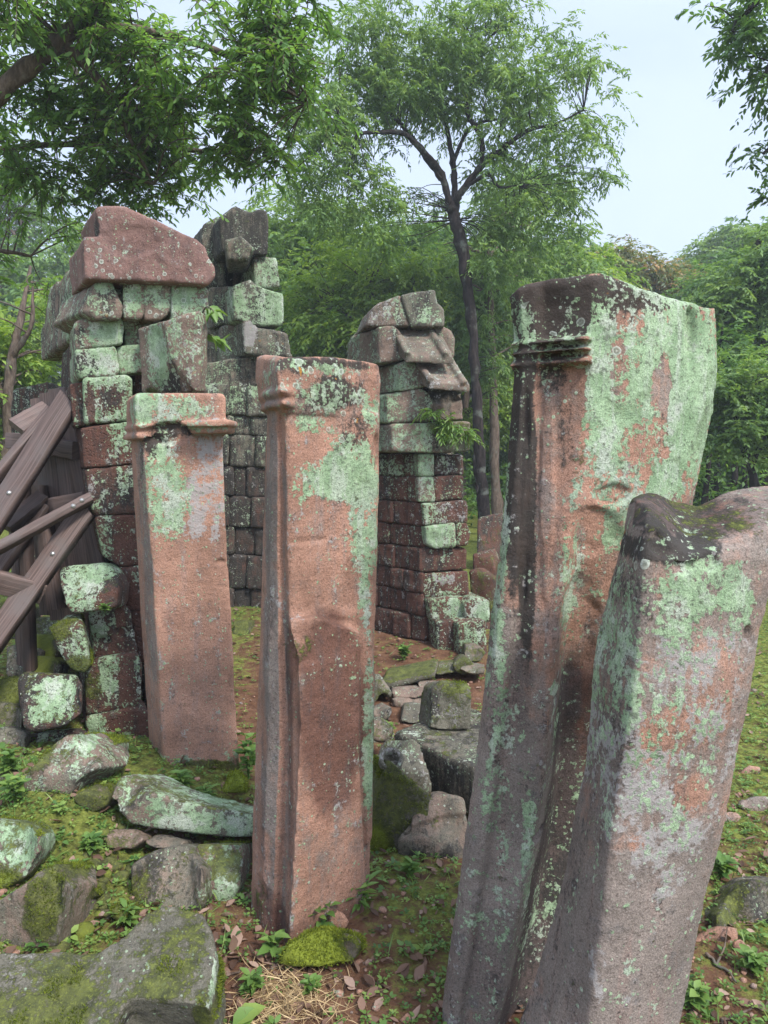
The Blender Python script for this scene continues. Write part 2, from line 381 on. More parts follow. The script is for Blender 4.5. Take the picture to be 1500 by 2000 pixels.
# ------------------------------------------------------------------ stones: solids -> voxel skin -> weathering
STONES = []
def prism(pts, Y, ext, back_scale=1.0):
    """front outline in photo pixels (px, py[, Y]) pushed back along ext"""
    f = np.array([P(p[0], p[1], p[2] if len(p) > 2 else Y) for p in pts]); c = f.mean(0)
    b = c + (f - c) * back_scale + np.asarray(ext); n = len(pts)
    return np.vstack([f, b]), [list(range(n)), list(range(2 * n - 1, n - 1, -1))] + [[(i + 1) % n, i, n + i, n + (i + 1) % n] for i in range(n)]
def loft(rings):
    """rings bottom to top, each: n front points left to right then n back points right to left"""
    v = np.vstack([np.asarray(r, float) for r in rings]); m = len(rings[0]); h = m // 2; f = []
    for k in range(len(rings) - 1):
        for i in range(m): j = (i + 1) % m; f.append([k * m + i, k * m + j, (k + 1) * m + j, (k + 1) * m + i])
    top = (len(rings) - 1) * m
    for i in range(h - 1):
        f.append([top + i, top + i + 1, top + m - 2 - i, top + m - 1 - i]); f.append([i + 1, i, m - 1 - i, m - 2 - i])
    return v, f
def ring(py, Yref, chain, dback=None, rows=False):
    """horizontal section at photo height py (on depth Yref); chain = [(px, Y)] left to right; tilt = per point py"""
    z0 = Zof(py, Yref); pts = []
    for k, q in enumerate(chain):
        z = (Zof(py, q[1]) if rows else z0) if len(q) < 3 else Zof(q[2], q[1])
        pts.append(np.array([Xof(q[0], q[1], z), q[1], z]))
    A, C = pts[0], pts[-1]; Bn = pts[int(np.argmin([p[1] for p in pts]))]
    D = A + C - Bn
    if dback is not None: D = (A + C) / 2 + np.array([0, dback, 0])
    n = len(pts); back = []
    for k in range(n):
        u = .06 + .88 * k / (n - 1)
        q = (1 - 2 * u) * A + 2 * u * D if u < .5 else (2 - 2 * u) * D + (2 * u - 1) * C
        q = q.copy(); q[2] = pts[k][2]; back.append(q)
    return pts + back[::-1]
def boxdir(o, u, s0, s1, z0, z1, t, proud=0.0):
    """box on a wall line from o along unit u, pushed t to the left of u"""
    o = np.asarray(o, float); u = np.asarray(u, float); n = np.array([-u[1], u[0]]) ; v = []
    for z in (z0, z1):
        for s, d in ((s0, -proud), (s1, -proud), (s1, t), (s0, t)):
            q = o[:2] + u * s + n * d; v.append((q[0], q[1], z))
    return np.array(v), [[0, 3, 2, 1], [4, 5, 6, 7], [0, 1, 5, 4], [1, 2, 6, 5], [2, 3, 7, 6], [3, 0, 4, 7]]

def stone(name, solids, mat, voxel, label=None, cat=None, group=None, parent=None, at=None, patches=(), Y=None, infl=0.0,
          rough=(.008, 7, .003, 32), smooth=2, seed=None, carve=()):
    v = []; f = []; k = 0
    for sv, sf in solids:
        v += [tuple(x) for x in sv]; f += [[i + k for i in q] for q in sf]; k += len(sv)
    me = bpy.data.meshes.new(name); me.from_pydata(v, [], f)
    bm = bmesh.new(); bm.from_mesh(me); bmesh.ops.recalc_face_normals(bm, faces=bm.faces); bmesh.ops.triangulate(bm, faces=bm.faces); bm.to_mesh(me); bm.free()
    o = bpy.data.objects.new(name, me); COL.objects.link(o)
    md = o.modifiers.new('skin', 'REMESH'); md.mode = 'VOXEL'; md.voxel_size = voxel; md.adaptivity = 0
    tag(o, label, cat, group)
    if Y is None: Y = float(np.min([q[1] for q in v]))
    STONES.append(dict(o=o, mat=mat, parent=parent, at=at or {}, patches=patches, Y=Y, rough=rough, smooth=smooth,
                       seed=len(STONES) * 7 if seed is None else seed, carve=carve, infl=infl, vox=voxel))
    return o
ATTRS = ('lich', 'dark', 'moss', 'wht', 'spot', 'tone', 'stain_shade')
def finish_stones():
    dg = bpy.context.evaluated_depsgraph_get()
    for S in STONES:
        o = S['o']; me = bpy.data.meshes.new_from_object(o.evaluated_get(dg)); me.name = o.name
        n = len(me.vertices); co = np.empty(n * 3, np.float32); me.vertices.foreach_get('co', co); co = co.reshape(-1, 3).astype(float)
        e = np.empty(len(me.edges) * 2, np.int32); me.edges.foreach_get('vertices', e); e = e.reshape(-1, 2)
        deg = np.bincount(e.ravel(), minlength=n)[:, None]
        for _ in range(1):
            s = np.zeros_like(co)
            for c in range(3):
                s[:, c] = np.bincount(e[:, 0], co[e[:, 1], c], n) + np.bincount(e[:, 1], co[e[:, 0], c], n)
            co = co * .5 + .5 * s / np.maximum(deg, 1)
        me.vertices.foreach_set('co', co.astype(np.float32).ravel()); me.update()
        nr = np.empty(n * 3, np.float32); me.vertex_normals.foreach_get('vector', nr); nr = nr.reshape(-1, 3).astype(float)
        a1, s1, a2, s2 = S['rough']; sd = S['seed']
        d = a1 * fbm(co, s1, 3, sd) + a2 * fbm(co, s2, 4, sd + 5, .6) + S['infl']
        lap = np.zeros_like(co)                                  # chip the sharp edges unevenly
        for c in range(3):
            lap[:, c] = np.bincount(e[:, 0], co[e[:, 1], c], n) + np.bincount(e[:, 1], co[e[:, 0], c], n)
        cv = np.clip(-((lap / np.maximum(deg, 1) - co) * nr).sum(1) / S['vox'], 0, .5)
        d = d - cv * np.clip(fbm(co, 11, 3, sd + 13) + .12, 0, 1) * S['vox'] * 5
        for (px, py, rx, ry, am, *yy) in S['carve']:
            Yc = yy[0] if yy else S['Y']; c = P(px, py, Yc); m = Yc / FPX
            q = np.hypot((co[:, 0] - c[0]) / (rx * m), (co[:, 2] - c[2]) / (ry * m)) + .25 * fbm(co, 14, 2, sd + 3)
            w = np.clip((1.15 - q) / .45, 0, 1); w = w * w * (3 - 2 * w)
            d = d + am * w * (nr[:, 1] < .3) * (1 + .5 * fbm(co, 22, 3, sd + 8))
        co2 = co + nr * d[:, None]
        val = {k: np.full(n, float(S['at'].get(k, 0))) for k in ATTRS}
        if 'topmoss' in S['at']: val['moss'] += S['at']['topmoss'] * np.clip((nr[:, 2] - .25) / .5, 0, 1)
        if 'topdark' in S['at']: val['dark'] += S['at']['topdark'] * np.clip((nr[:, 2] - .2) / .5, 0, 1)
        if 'footmoss' in S['at']:
            val['moss'] += S['at']['footmoss'] * np.clip(1 - (co[:, 2] - co[:, 2].min()) / (.35 * np.ptp(co[:, 2]) + .01), 0, 1)
        vr = S['at'].get('vary', .3)
        val['lich'] += vr * 1.4 * fbm(co * (1, 1, .6), 5, 3, sd + 31); val['dark'] += vr * fbm(co * (1, 1, .35), 6, 3, sd + 41)
        val['moss'] += vr * .6 * fbm(co, 6, 3, sd + 51); val['tone'] += vr * fbm(co, 4, 3, sd + 61)
        for (k, px, py, rx, ry, am, *ex) in S['patches']:
            Yc = S['Y']; face = ''
            for q in ex:
                if isinstance(q, str): face = q
                else: Yc = q
            c = P(px, py, Yc); m = Yc / FPX
            q = np.hypot((co[:, 0] - c[0]) / (rx * m), (co[:, 2] - c[2]) / (ry * m)) + .55 * fbm(co * (1, 1, .55), 7, 4, sd + 71)
            w = np.clip((1.35 - q) / .85, 0, 1); w = w * w * (3 - 2 * w)
            if face == 'l': w = w * np.clip((-nr[:, 0] - .25) * 4, 0, 1)
            if face == 'f': w = w * np.clip((nr[:, 0] + .55) * 4, 0, 1)
            if face == 't': w = w * np.clip((nr[:, 2] - .2) * 4, 0, 1)
            val[k] += am * w
        org = np.array([co2[:, 0].mean(), co2[:, 1].mean(), co2[:, 2].min()])
        me.vertices.foreach_set('co', (co2 - org).astype(np.float32).ravel())
        me.polygons.foreach_set('use_smooth', np.ones(len(me.polygons), bool))
        for k in ATTRS:
            t = me.attributes.new(k, 'FLOAT', 'POINT'); t.data.foreach_set('value', val[k].astype(np.float32))
        me.materials.clear(); me.materials.append(S['mat']); me.update()
        o.modifiers.clear(); old = o.data; o.data = me; bpy.data.meshes.remove(old)
        dn_ = fbm(co, 24, 3, sd + 91)
        idx = np.nonzero((val['moss'] + .45 * dn_ > .80) & (nr[:, 2] > -.2) & (co[:, 1] < 4.2))[0]
        if len(idx) > 60 and S['parent'] is None:
            r_ = np.random.default_rng(sd); k_ = min(9000, len(idx) * 5); pk = r_.choice(idx, k_)
            S['fuzz'] = (co2[pk] + r_.normal(0, .004, (k_, 3)), unit(nr[pk] + r_.normal(0, .55, (k_, 3)) + (0, 0, .3)), np.clip(val['moss'][pk] * .42 - .02 + .45 * dn_[pk] + r_.normal(0, .12, k_), 0, 1), org)
        if S['parent']: o.parent = S['parent']; o.location = Vector(org) - S['parent'].location
        else: o.location = org


# ------------------------------------------------------------------ standing door jambs
VX = .011
def jamb_left():
    b = [(.0)]
    rows = [  # py at corner, A, B, C
        (1600, 298, 326, 472), (1505, 292, 322, 468), (1400, 285, 315, 462), (1250, 275, 306, 455), (1100, 268, 298, 446),
        (1000, 262, 290, 440), (870, 256, 279, 436), (852, 255, 277, 437)]
    rings = [ring(py, 3.45, [(a, 3.74), ((a + c) / 2 - 2, 3.58), (c, 3.45), ((c + d) / 2, 3.47), (d, 3.5)]) for py, a, c, d in rows]
    body = loft(rings)
    cap = loft([ring(848, 3.45, [(247, 3.74), (268, 3.44), (442, 3.49)], None), ring(800, 3.45, [(246, 3.74), (263, 3.43), (442, 3.49)]),
                ring(775, 3.45, [(248, 3.74), (262, 3.43), (442, 3.49)]), ring(767, 3.45, [(254, 3.74), (268, 3.45), (436, 3.49)])])
    m1 = prism([(352, 821), (448, 819), (448, 832), (349, 835)], 3.375, (0, .2, 0))
    m2 = prism([(362, 839), (443, 837), (442, 846), (356, 848)], 3.405, (0, .2, 0))
    m3 = loft([ring(858, 3.45, [(240, 3.76), (267, 3.42), (300, 3.44)]), ring(848, 3.45, [(239, 3.76), (266, 3.41), (300, 3.44)])])
    m4 = loft([ring(838, 3.45, [(242, 3.76), (266, 3.42), (300, 3.44)]), ring(830, 3.45, [(241, 3.76), (265, 3.41), (300, 3.44)])])
    stone('door_jamb', [body, cap, m1, m2, m3, m4], M_RED, .008, 'orange red square stone jamb with a pale green upper half and small moulded capital',
          'stone pillar', 'upright sandstone door jambs', Y=3.45, rough=(.0028, 5, .0016, 40), at=dict(tone=-.25, vary=.18, lich=-.05, topdark=.2),
          carve=[(330, 848, 48, 22, -.025), (300, 878, 26, 26, -.018), (427, 1100, 9, 6, -.01), (325, 1010, 60, 90, .003)],
          patches=[('lich', 322, 960, 42, 105, 1.0), ('lich', 335, 800, 95, 32, .85), ('lich', 400, 835, 55, 12, .8), ('lich', 275, 800, 18, 50, .6),
                   ('wht', 415, 920, 42, 130, .55), ('wht', 365, 1000, 26, 60, .5), ('lich', 425, 970, 18, 60, .35), ('dark', 340, 838, 44, 18, 1.0), ('dark', 300, 880, 26, 30, .6),
                   ('dark', 305, 868, 30, 20, .6), ('spot', 320, 880, 45, 70, .55), ('spot', 410, 785, 40, 25, .6), ('lich', 345, 1490, 55, 16, .6),
                   ('moss', 400, 1505, 90, 18, .9), ('lich', 455, 1495, 20, 25, .5), ('tone', 278, 1150, 28, 400, .9, 'l'), ('dark', 265, 900, 12, 70, .45, 'l'),
                   ('wht', 305, 1080, 8, 200, .2), ('tone', 400, 870, 50, 60, .5), ('stain_shade', 340, 1210, 25, 25, .35)])
jamb_left()

def jamb_middle():
    # visible chain: back-left edge, roll, groove, corner, mid, right edge
    rows = [(2000, 489, 557, 721), (1855, 490, 558, 722), (1700, 493, 566, 724), (1500, 499, 574, 727), (1350, 505, 570, 731), (1225, 509, 565, 734), (1195, 510, 564, 735),
            (1050, 514, 560, 739), (900, 518, 558, 742), (800, 521, 555, 742)]
    rings = []
    for py, a, c, d in rows:
        k = .018 if py < 1210 else 0.0
        rings.append(ring(py, 2.35, [(a, 2.58), (a + .30 * (c - a), 2.455), (a + .62 * (c - a), 2.42), (a + .86 * (c - a), 2.43), (c, 2.37 + k), (c + 8, 2.365 + k), ((c + d) / 2, 2.47 + k), (d - 6, 2.57), (d, 2.60)]))
    body = loft(rings)
    cap = loft([ring(806, 2.35, [(520, 2.60), (553, 2.36), (650, 2.48), (742, 2.60)]), ring(770, 2.35, [(505, 2.60), (545, 2.34), (650, 2.46), (743, 2.60)]),
                ring(725, 2.35, [(497, 2.60), (541, 2.33), (650, 2.46), (745, 2.60)]),
                ring(706, 2.35, [(500, 2.60, 697), (543, 2.34, 706), (650, 2.46, 704), (742, 2.60, 714)]),
                ring(698, 2.35, [(512, 2.60, 692), (552, 2.36, 696), (650, 2.47, 697), (730, 2.58, 708)])])
    def band(py, h, l, out):
        f = lambda q, o: ring(q, 2.35, [(l + 2 - o, 2.62), (l + 14 - o, 2.44 - .012 * o / 2), (l + 34 - o, 2.385 - .012 * o / 2), (l + 44, 2.335 - .012 * o), (564, 2.35 - .006 * o), (585, 2.40)])
        return loft([f(py + h, 0), f(py + h * .5, out), f(py - h * .5, out), f(py - h, 0)])
    m1 = band(766, 9, 505, 3.4); m2 = band(789, 8, 509, 3.4)
    low = prism([(560, 1905, 2.315), (578, 1600, 2.315), (586, 1420, 2.315), (583, 1292, 2.315), (570, 1250, 2.325), (566, 1212, 2.335), (612, 1206, 2.375), (668, 1222, 2.44), (708, 1236, 2.485),
                 (702, 1330, 2.49), (703, 1500, 2.49), (710, 1640, 2.50), (716, 1740, 2.51), (700, 1905, 2.5)], 2.3, (-.03, .17, 0))
    strip = prism([(706, 1195, 2.55), (722, 1190, 2.565), (731, 1330, 2.565), (726, 1640, 2.565), (716, 1655, 2.55), (712, 1420, 2.55), (708, 1290, 2.55)], 2.5, (0, .08, 0))
    stone('door_jamb', [body, cap, m1, m2, low, strip], M_RED, .0062, 'tall reddish stone jamb standing in the middle, upper face flaked back above a ledge',
          'stone pillar', 'upright sandstone door jambs', Y=2.38, rough=(.0028, 6, .0020, 45), at=dict(tone=.12, vary=.2, lich=-.1),
          carve=[(690, 1400, 10, 150, .004), (640, 1255, 80, 40, -.006), (500, 1770, 14, 28, -.01), (600, 1060, 40, 6, -.004), (735, 880, 8, 40, -.012)],
          patches=[('lich', 690, 900, 60, 70, .9), ('lich', 712, 1050, 34, 150, .85), ('lich', 650, 935, 60, 40, .6), ('lich', 610, 830, 50, 18, .7),
                   ('lich', 590, 940, 22, 40, .45), ('lich', 710, 1200, 18, 60, .6), ('lich', 718, 1430, 12, 240, .8), ('lich', 650, 770, 70, 40, .6), ('lich', 720, 800, 30, 60, .7),
                   ('lich', 640, 715, 110, 14, .5), ('dark', 660, 760, 60, 36, .6), ('dark', 690, 830, 40, 50, .55), ('dark', 575, 715, 36, 18, .8), ('dark', 650, 703, 110, 12, .8), ('dark', 700, 880, 36, 40, .5), ('dark', 640, 770, 60, 40, .3),
                   ('spot', 690, 790, 80, 80, .75), ('spot', 570, 730, 50, 35, .6), ('spot', 640, 720, 100, 40, .6),
                   ('lich', 510, 735, 20, 40, .5, 'l'), ('stain_shade', 645, 1400, 75, 200, 1.0), ('stain_shade', 650, 1560, 45, 90, .6), ('stain_shade', 640, 1280, 70, 40, .5), ('stain_shade', 620, 1230, 60, 35, .4), ('moss', 600, 1262, 40, 30, .42),
                   ('lich', 640, 1310, 40, 20, .35), ('lich', 690, 1320, 20, 90, .35), ('tone', 530, 1300, 32, 620, .8, 'l'), ('stain_shade', 566, 1450, 10, 300, .6, 'l'), ('stain_shade', 505, 1500, 8, 300, .35, 'l'),  # groove line on the left face puts its shading into the colour
                   ('stain_shade', 640, 1815, 130, 40, .6), ('stain_shade', 520, 1800, 40, 60, .7), ('tone', 660, 1660, 80, 60, .25), ('moss', 510, 1790, 40, 40, .3), ('tone', 645, 800, 80, 60, .4)])
jamb_middle()

def jamb_right():
    rows = [  # py, left edge, corner, right edge
        (2250, 838, 905, 1300), (2050, 858, 958, 1310), (1950, 865, 980, 1320), (1800, 885, 1010, 1325), (1650, 905, 1045, 1330), (1500, 925, 1062, 1335), (1350, 945, 1076, 1338),
        (1200, 959, 1092, 1340), (1080, 974, 1106, 1346), (985, 984, 1116, 1354), (900, 991, 1128, 1372), (800, 999, 1142, 1394), (720, 1003, 1150, 1402), (660, 1001, 1152, 1401), (600, 996, 1156, 1397)]
    rc = lambda py: float(np.interp(py, [1010, 1080, 1200, 1350, 1500, 1650, 2250], [0, .04, .08, .13, .18, .20, .06]))   # broken away front
    rings = []
    for py, a, c, d in rows:
        rings.append(ring(py, 1.95, [(a, 2.06), (a + .12 * (c - a), 2.015), (a + .3 * (c - a), 2.0), (a + .42 * (c - a), 2.015), (a + .8 * (c - a), 1.975), (c - 4, 1.955), (c + 3, 1.952 + .12 * rc(py)), (c + (d - c) * .10, 1.96 + rc(py)), (c + (d - c) * .45, 2.0 + .8 * rc(py)), (d - 10, 2.11), (d, 2.14)], dback=.33, rows=True))
    a, c, d = 1000, 1160, 1388
    rings.append(ring(568, 1.95, [(993, 2.06, 580), (1010, 2.02, 566), (1040, 2.0, 558), (1060, 2.0, 555), (1110, 1.97, 551), (1150, 1.955, 546), (1162, 1.95, 545), (1240, 1.98, 570), (1310, 2.05, 588), (1368, 2.11, 600), (1380, 2.14, 612)], dback=.33))
    rings.append(ring(548, 1.95, [(1008, 2.06, 566), (1020, 2.03, 556), (1046, 2.02, 549), (1070, 2.0, 545), (1115, 1.98, 540), (1160, 1.97, 533), (1180, 1.965, 534), (1250, 1.99, 562), (1320, 2.06, 582), (1352, 2.11, 590), (1364, 2.13, 598)], dback=.30))
    body = loft(rings)
    m = [loft([ring(py + h, 1.95, [(l - 1, 2.05), (r, 1.945), (r + 8, 1.95)]), ring(py, 1.95, [(l - 6, 2.03), (r - 2, 1.905), (r + 12, 1.935)]), ring(py - h, 1.95, [(l - 1, 2.05), (r, 1.945), (r + 8, 1.95)])])
         for py, h, l, r in ((664, 8, 999, 1147), (684, 4, 1001, 1144), (706, 9, 998, 1149))]
    stone('door_jamb', [body] + m, M_RED, .0062, 'biggest broad stone jamb, leaning right, its front crusted with mint lichen',
          'stone pillar', 'upright sandstone door jambs', Y=1.96, rough=(.0038, 5, .0020, 36), at=dict(tone=.30, vary=.35, lich=.02, dark=.06),
          carve=[(1060, 1640, 22, 10, -.03), (1140, 1250, 50, 120, -.012), 
                 (1165, 1040, 60, 50, -.010), (1205, 970, 40, 24, -.010), (1075, 950, 12, 230, .006), (1030, 970, 12, 230, -.008), (1385, 640, 14, 60, -.02)],
          patches=[('lich', 1290, 780, 190, 300, .78, 'f'), ('lich', 1375, 800, 40, 200, .3), ('lich', 1230, 680, 70, 80, .2), ('lich', 1360, 760, 40, 180, .45), ('lich', 1190, 860, 40, 260, .35), ('lich', 1330, 930, 50, 80, .3), ('lich', 1330, 630, 60, 30, .35),
                   ('lich', 1260, 615, 110, 40, -.35), ('dark', 1250, 600, 130, 40, .40), ('dark', 1180, 570, 210, 34, 1.0), ('dark', 1090, 600, 110, 55, .8), ('dark', 1060, 690, 70, 40, .45), ('dark', 1330, 690, 26, 60, .35),
                   ('lich', 1315, 745, 26, 55, -1.1), ('tone', 1315, 745, 30, 60, .5), ('dark', 1320, 830, 16, 70, .5), ('lich', 1320, 830, 15, 70, -.5), ('dark', 1345, 640, 8, 110, .4),
                   ('lich', 1210, 720, 24, 60, -.8), ('tone', 1210, 720, 30, 80, .3), ('lich', 1280, 880, 30, 60, -.35), ('lich', 1330, 885, 14, 14, -1), ('lich', 1225, 900, 26, 60, -.4), ('wht', 1250, 960, 60, 60, .4),
                   ('dark', 1030, 900, 22, 250, 1.25), ('dark', 1108, 840, 14, 90, .6), ('dark', 1035, 1150, 18, 190, .9), ('dark', 1010, 1000, 16, 260, .5), ('dark', 1080, 640, 90, 90, .35), ('lich', 985, 1000, 16, 320, .8), ('lich', 970, 1300, 34, 160, .45), ('lich', 1010, 1440, 55, 120, .38), ('lich', 960, 1560, 30, 100, .30),
                   ('lich', 1035, 1680, 14, 130, .5), ('lich', 1000, 1620, 30, 90, .25), ('lich', 1120, 1050, 30, 160, .38), ('lich', 1085, 1350, 16, 20, .8), ('lich', 1095, 1460, 12, 60, .4), ('lich', 1130, 1250, 30, 90, .22),
                   ('tone', 990, 1400, 70, 260, .75), ('tone', 950, 1750, 130, 320, 1.0), ('tone', 1050, 1500, 40, 200, .5), ('stain_shade', 1030, 1300, 24, 220, .55), ('stain_shade', 930, 1900, 120, 130, .4), ('stain_shade', 1120, 1420, 58, 130, 1.2, 2.12), ('stain_shade', 1105, 1580, 58, 130, 1.5, 2.12), ('stain_shade', 1080, 1730, 58, 130, 1.6, 2.12), ('stain_shade', 1045, 1880, 58, 130, 1.6, 2.12), ('stain_shade', 1010, 2000, 58, 130, 1.6, 2.12), ('tone', 1090, 1600, 60, 300, 1.0, 2.12), ('tone', 1040, 1880, 60, 200, 1.2, 2.12), ('dark', 1085, 1700, 40, 220, .5, 2.12), ('dark', 1030, 1920, 40, 150, .5, 2.12), ('dark', 1065, 1400, 12, 60, .35),  # hollow patches put the leaning slab's shade into the colour
                   ('dark', 1040, 1250, 10, 120, .4), ('lich', 1080, 640, 90, 60, .18), ('spot', 1200, 620, 150, 60, .4), ('dark', 1060, 740, 60, 26, .35), ('lich', 1010, 620, 24, 60, .3), ('stain_shade', 1100, 690, 60, 20, .4),
                   ('tone', 1065, 1000, 30, 60, .2), ('lich', 930, 1750, 60, 240, .10)])
jamb_right()

def slab_front():
    rows = [(2700, 790, 935, 1190), (2300, 920, 1070, 1262), (2000, 1013, 1152, 1330), (1900, 1046, 1164, 1350), (1800, 1076, 1178, 1370), (1740, 1092, 1184, 1382), (1700, 1103, 1188, 1394), (1600, 1118, 1200, 1418), (1500, 1140, 1216, 1438),
            (1400, 1150, 1234, 1457), (1300, 1158, 1243, 1474), (1240, 1166, 1248, 1482), (1150, 1188, 1255, 1506), (1090, 1204, 1258, 1528)]
    rings = []
    for py, a, c, d in rows:
        rings.append(ring(py, 1.5, [(a, 1.70), ((a + c) / 2 - 4, 1.585), (c - 8, 1.51), (c + 4, 1.50), (c + (d - c) * .35, 1.515), (c + (d - c) * .7, 1.55), (d - 12, 1.585), (d, 1.60)], rows=True))
    def top(pts): return [P(*q) for q in pts]
    rings.append(top([(1216, 1040, 1.69), (1236, 1028, 1.60), (1262, 1022, 1.53), (1275, 1026, 1.52), (1338, 1082, 1.535), (1420, 1062, 1.56), (1500, 1030, 1.59), (1535, 1022, 1.61),
                      (1535, 985, 1.84), (1500, 968, 1.84), (1420, 985, 1.83), (1352, 1012, 1.82), (1305, 990, 1.80), (1272, 976, 1.79), (1250, 980, 1.77), (1226, 1000, 1.74)]))
    rings.append(top([(1226, 985, 1.71), (1242, 975, 1.65), (1266, 990, 1.60), (1290, 1010, 1.585), (1345, 1052, 1.60), (1420, 1030, 1.62), (1495, 998, 1.65), (1530, 985, 1.66),
                      (1530, 945, 1.82), (1490, 948, 1.82), (1425, 958, 1.80), (1362, 988, 1.78), (1308, 976, 1.77), (1282, 962, 1.76), (1258, 962, 1.75), (1238, 968, 1.73)]))
    stone('leaning_slab', [loft(rings)], M_RED, .006, 'broken slab leaning right in front of the broad jamb, grey lichen face and mossy saddle top', 'stone slab',
          Y=1.53, rough=(.0038, 6, .0020, 36), at=dict(tone=.85, vary=.35, dark=.08),
          carve=[(1115, 1640, 18, 40, -.012), (1085, 1760, 20, 10, -.012), (1285, 1060, 24, 24, -.012), (1335, 1100, 26, 20, -.014), (1385, 1095, 26, 22, -.012), (1200, 1250, 20, 60, -.008), (1480, 1250, 10, 20, -.012)],
          patches=[('wht', 1330, 1450, 190, 330, .50), ('lich', 1360, 1250, 180, 260, .22), ('lich', 1300, 1500, 150, 250, .10), ('wht', 1260, 1600, 50, 120, .12), ('wht', 1340, 1280, 100, 60, .15), ('wht', 1215, 1650, 30, 90, .3), ('wht', 1165, 1885, 18, 60, .6), ('wht', 1160, 1950, 10, 40, .4),
                   ('lich', 1400, 1130, 120, 70, .65), ('lich', 1340, 1200, 90, 70, .35), ('lich', 1460, 1180, 50, 60, .4), ('lich', 1215, 1330, 34, 100, .4), ('lich', 1235, 1200, 20, 100, .15), ('lich', 1290, 1050, 40, 30, .3),
                   ('tone', 1260, 1850, 140, 200, .8), ('tone', 1400, 1350, 70, 110, -.45), ('wht', 1425, 1330, 34, 46, -.35), ('wht', 1290, 1430, 40, 30, -.3), ('tone', 1290, 1430, 50, 60, -.6), ('tone', 1350, 1560, 60, 40, -.6), ('wht', 1360, 1560, 50, 30, -.5), ('tone', 1290, 1700, 60, 40, -.4),
                   ('tone', 1240, 1640, 20, 20, -.7), ('tone', 1300, 1110, 60, 50, -.4), ('dark', 1330, 1075, 130, 26, 1.0), ('dark', 1260, 1160, 40, 60, .4), ('stain_shade', 1190, 1450, 40, 300, .45), ('stain_shade', 1120, 1800, 60, 260, .3), ('dark', 1215, 1400, 16, 150, .4), ('dark', 1420, 1140, 90, 20, .25),
                   ('moss', 1370, 1010, 200, 70, .42, 't'), ('stain_shade', 1370, 1010, 200, 60, 1.0, 't'), ('dark', 1370, 1020, 200, 70, .65, 't'), ('tone', 1440, 960, 100, 30, -.6, 't'), ('spot', 1250, 1080, 40, 80, .5)])  # brown crusted top, with the shade on it also put into the colour
slab_front()


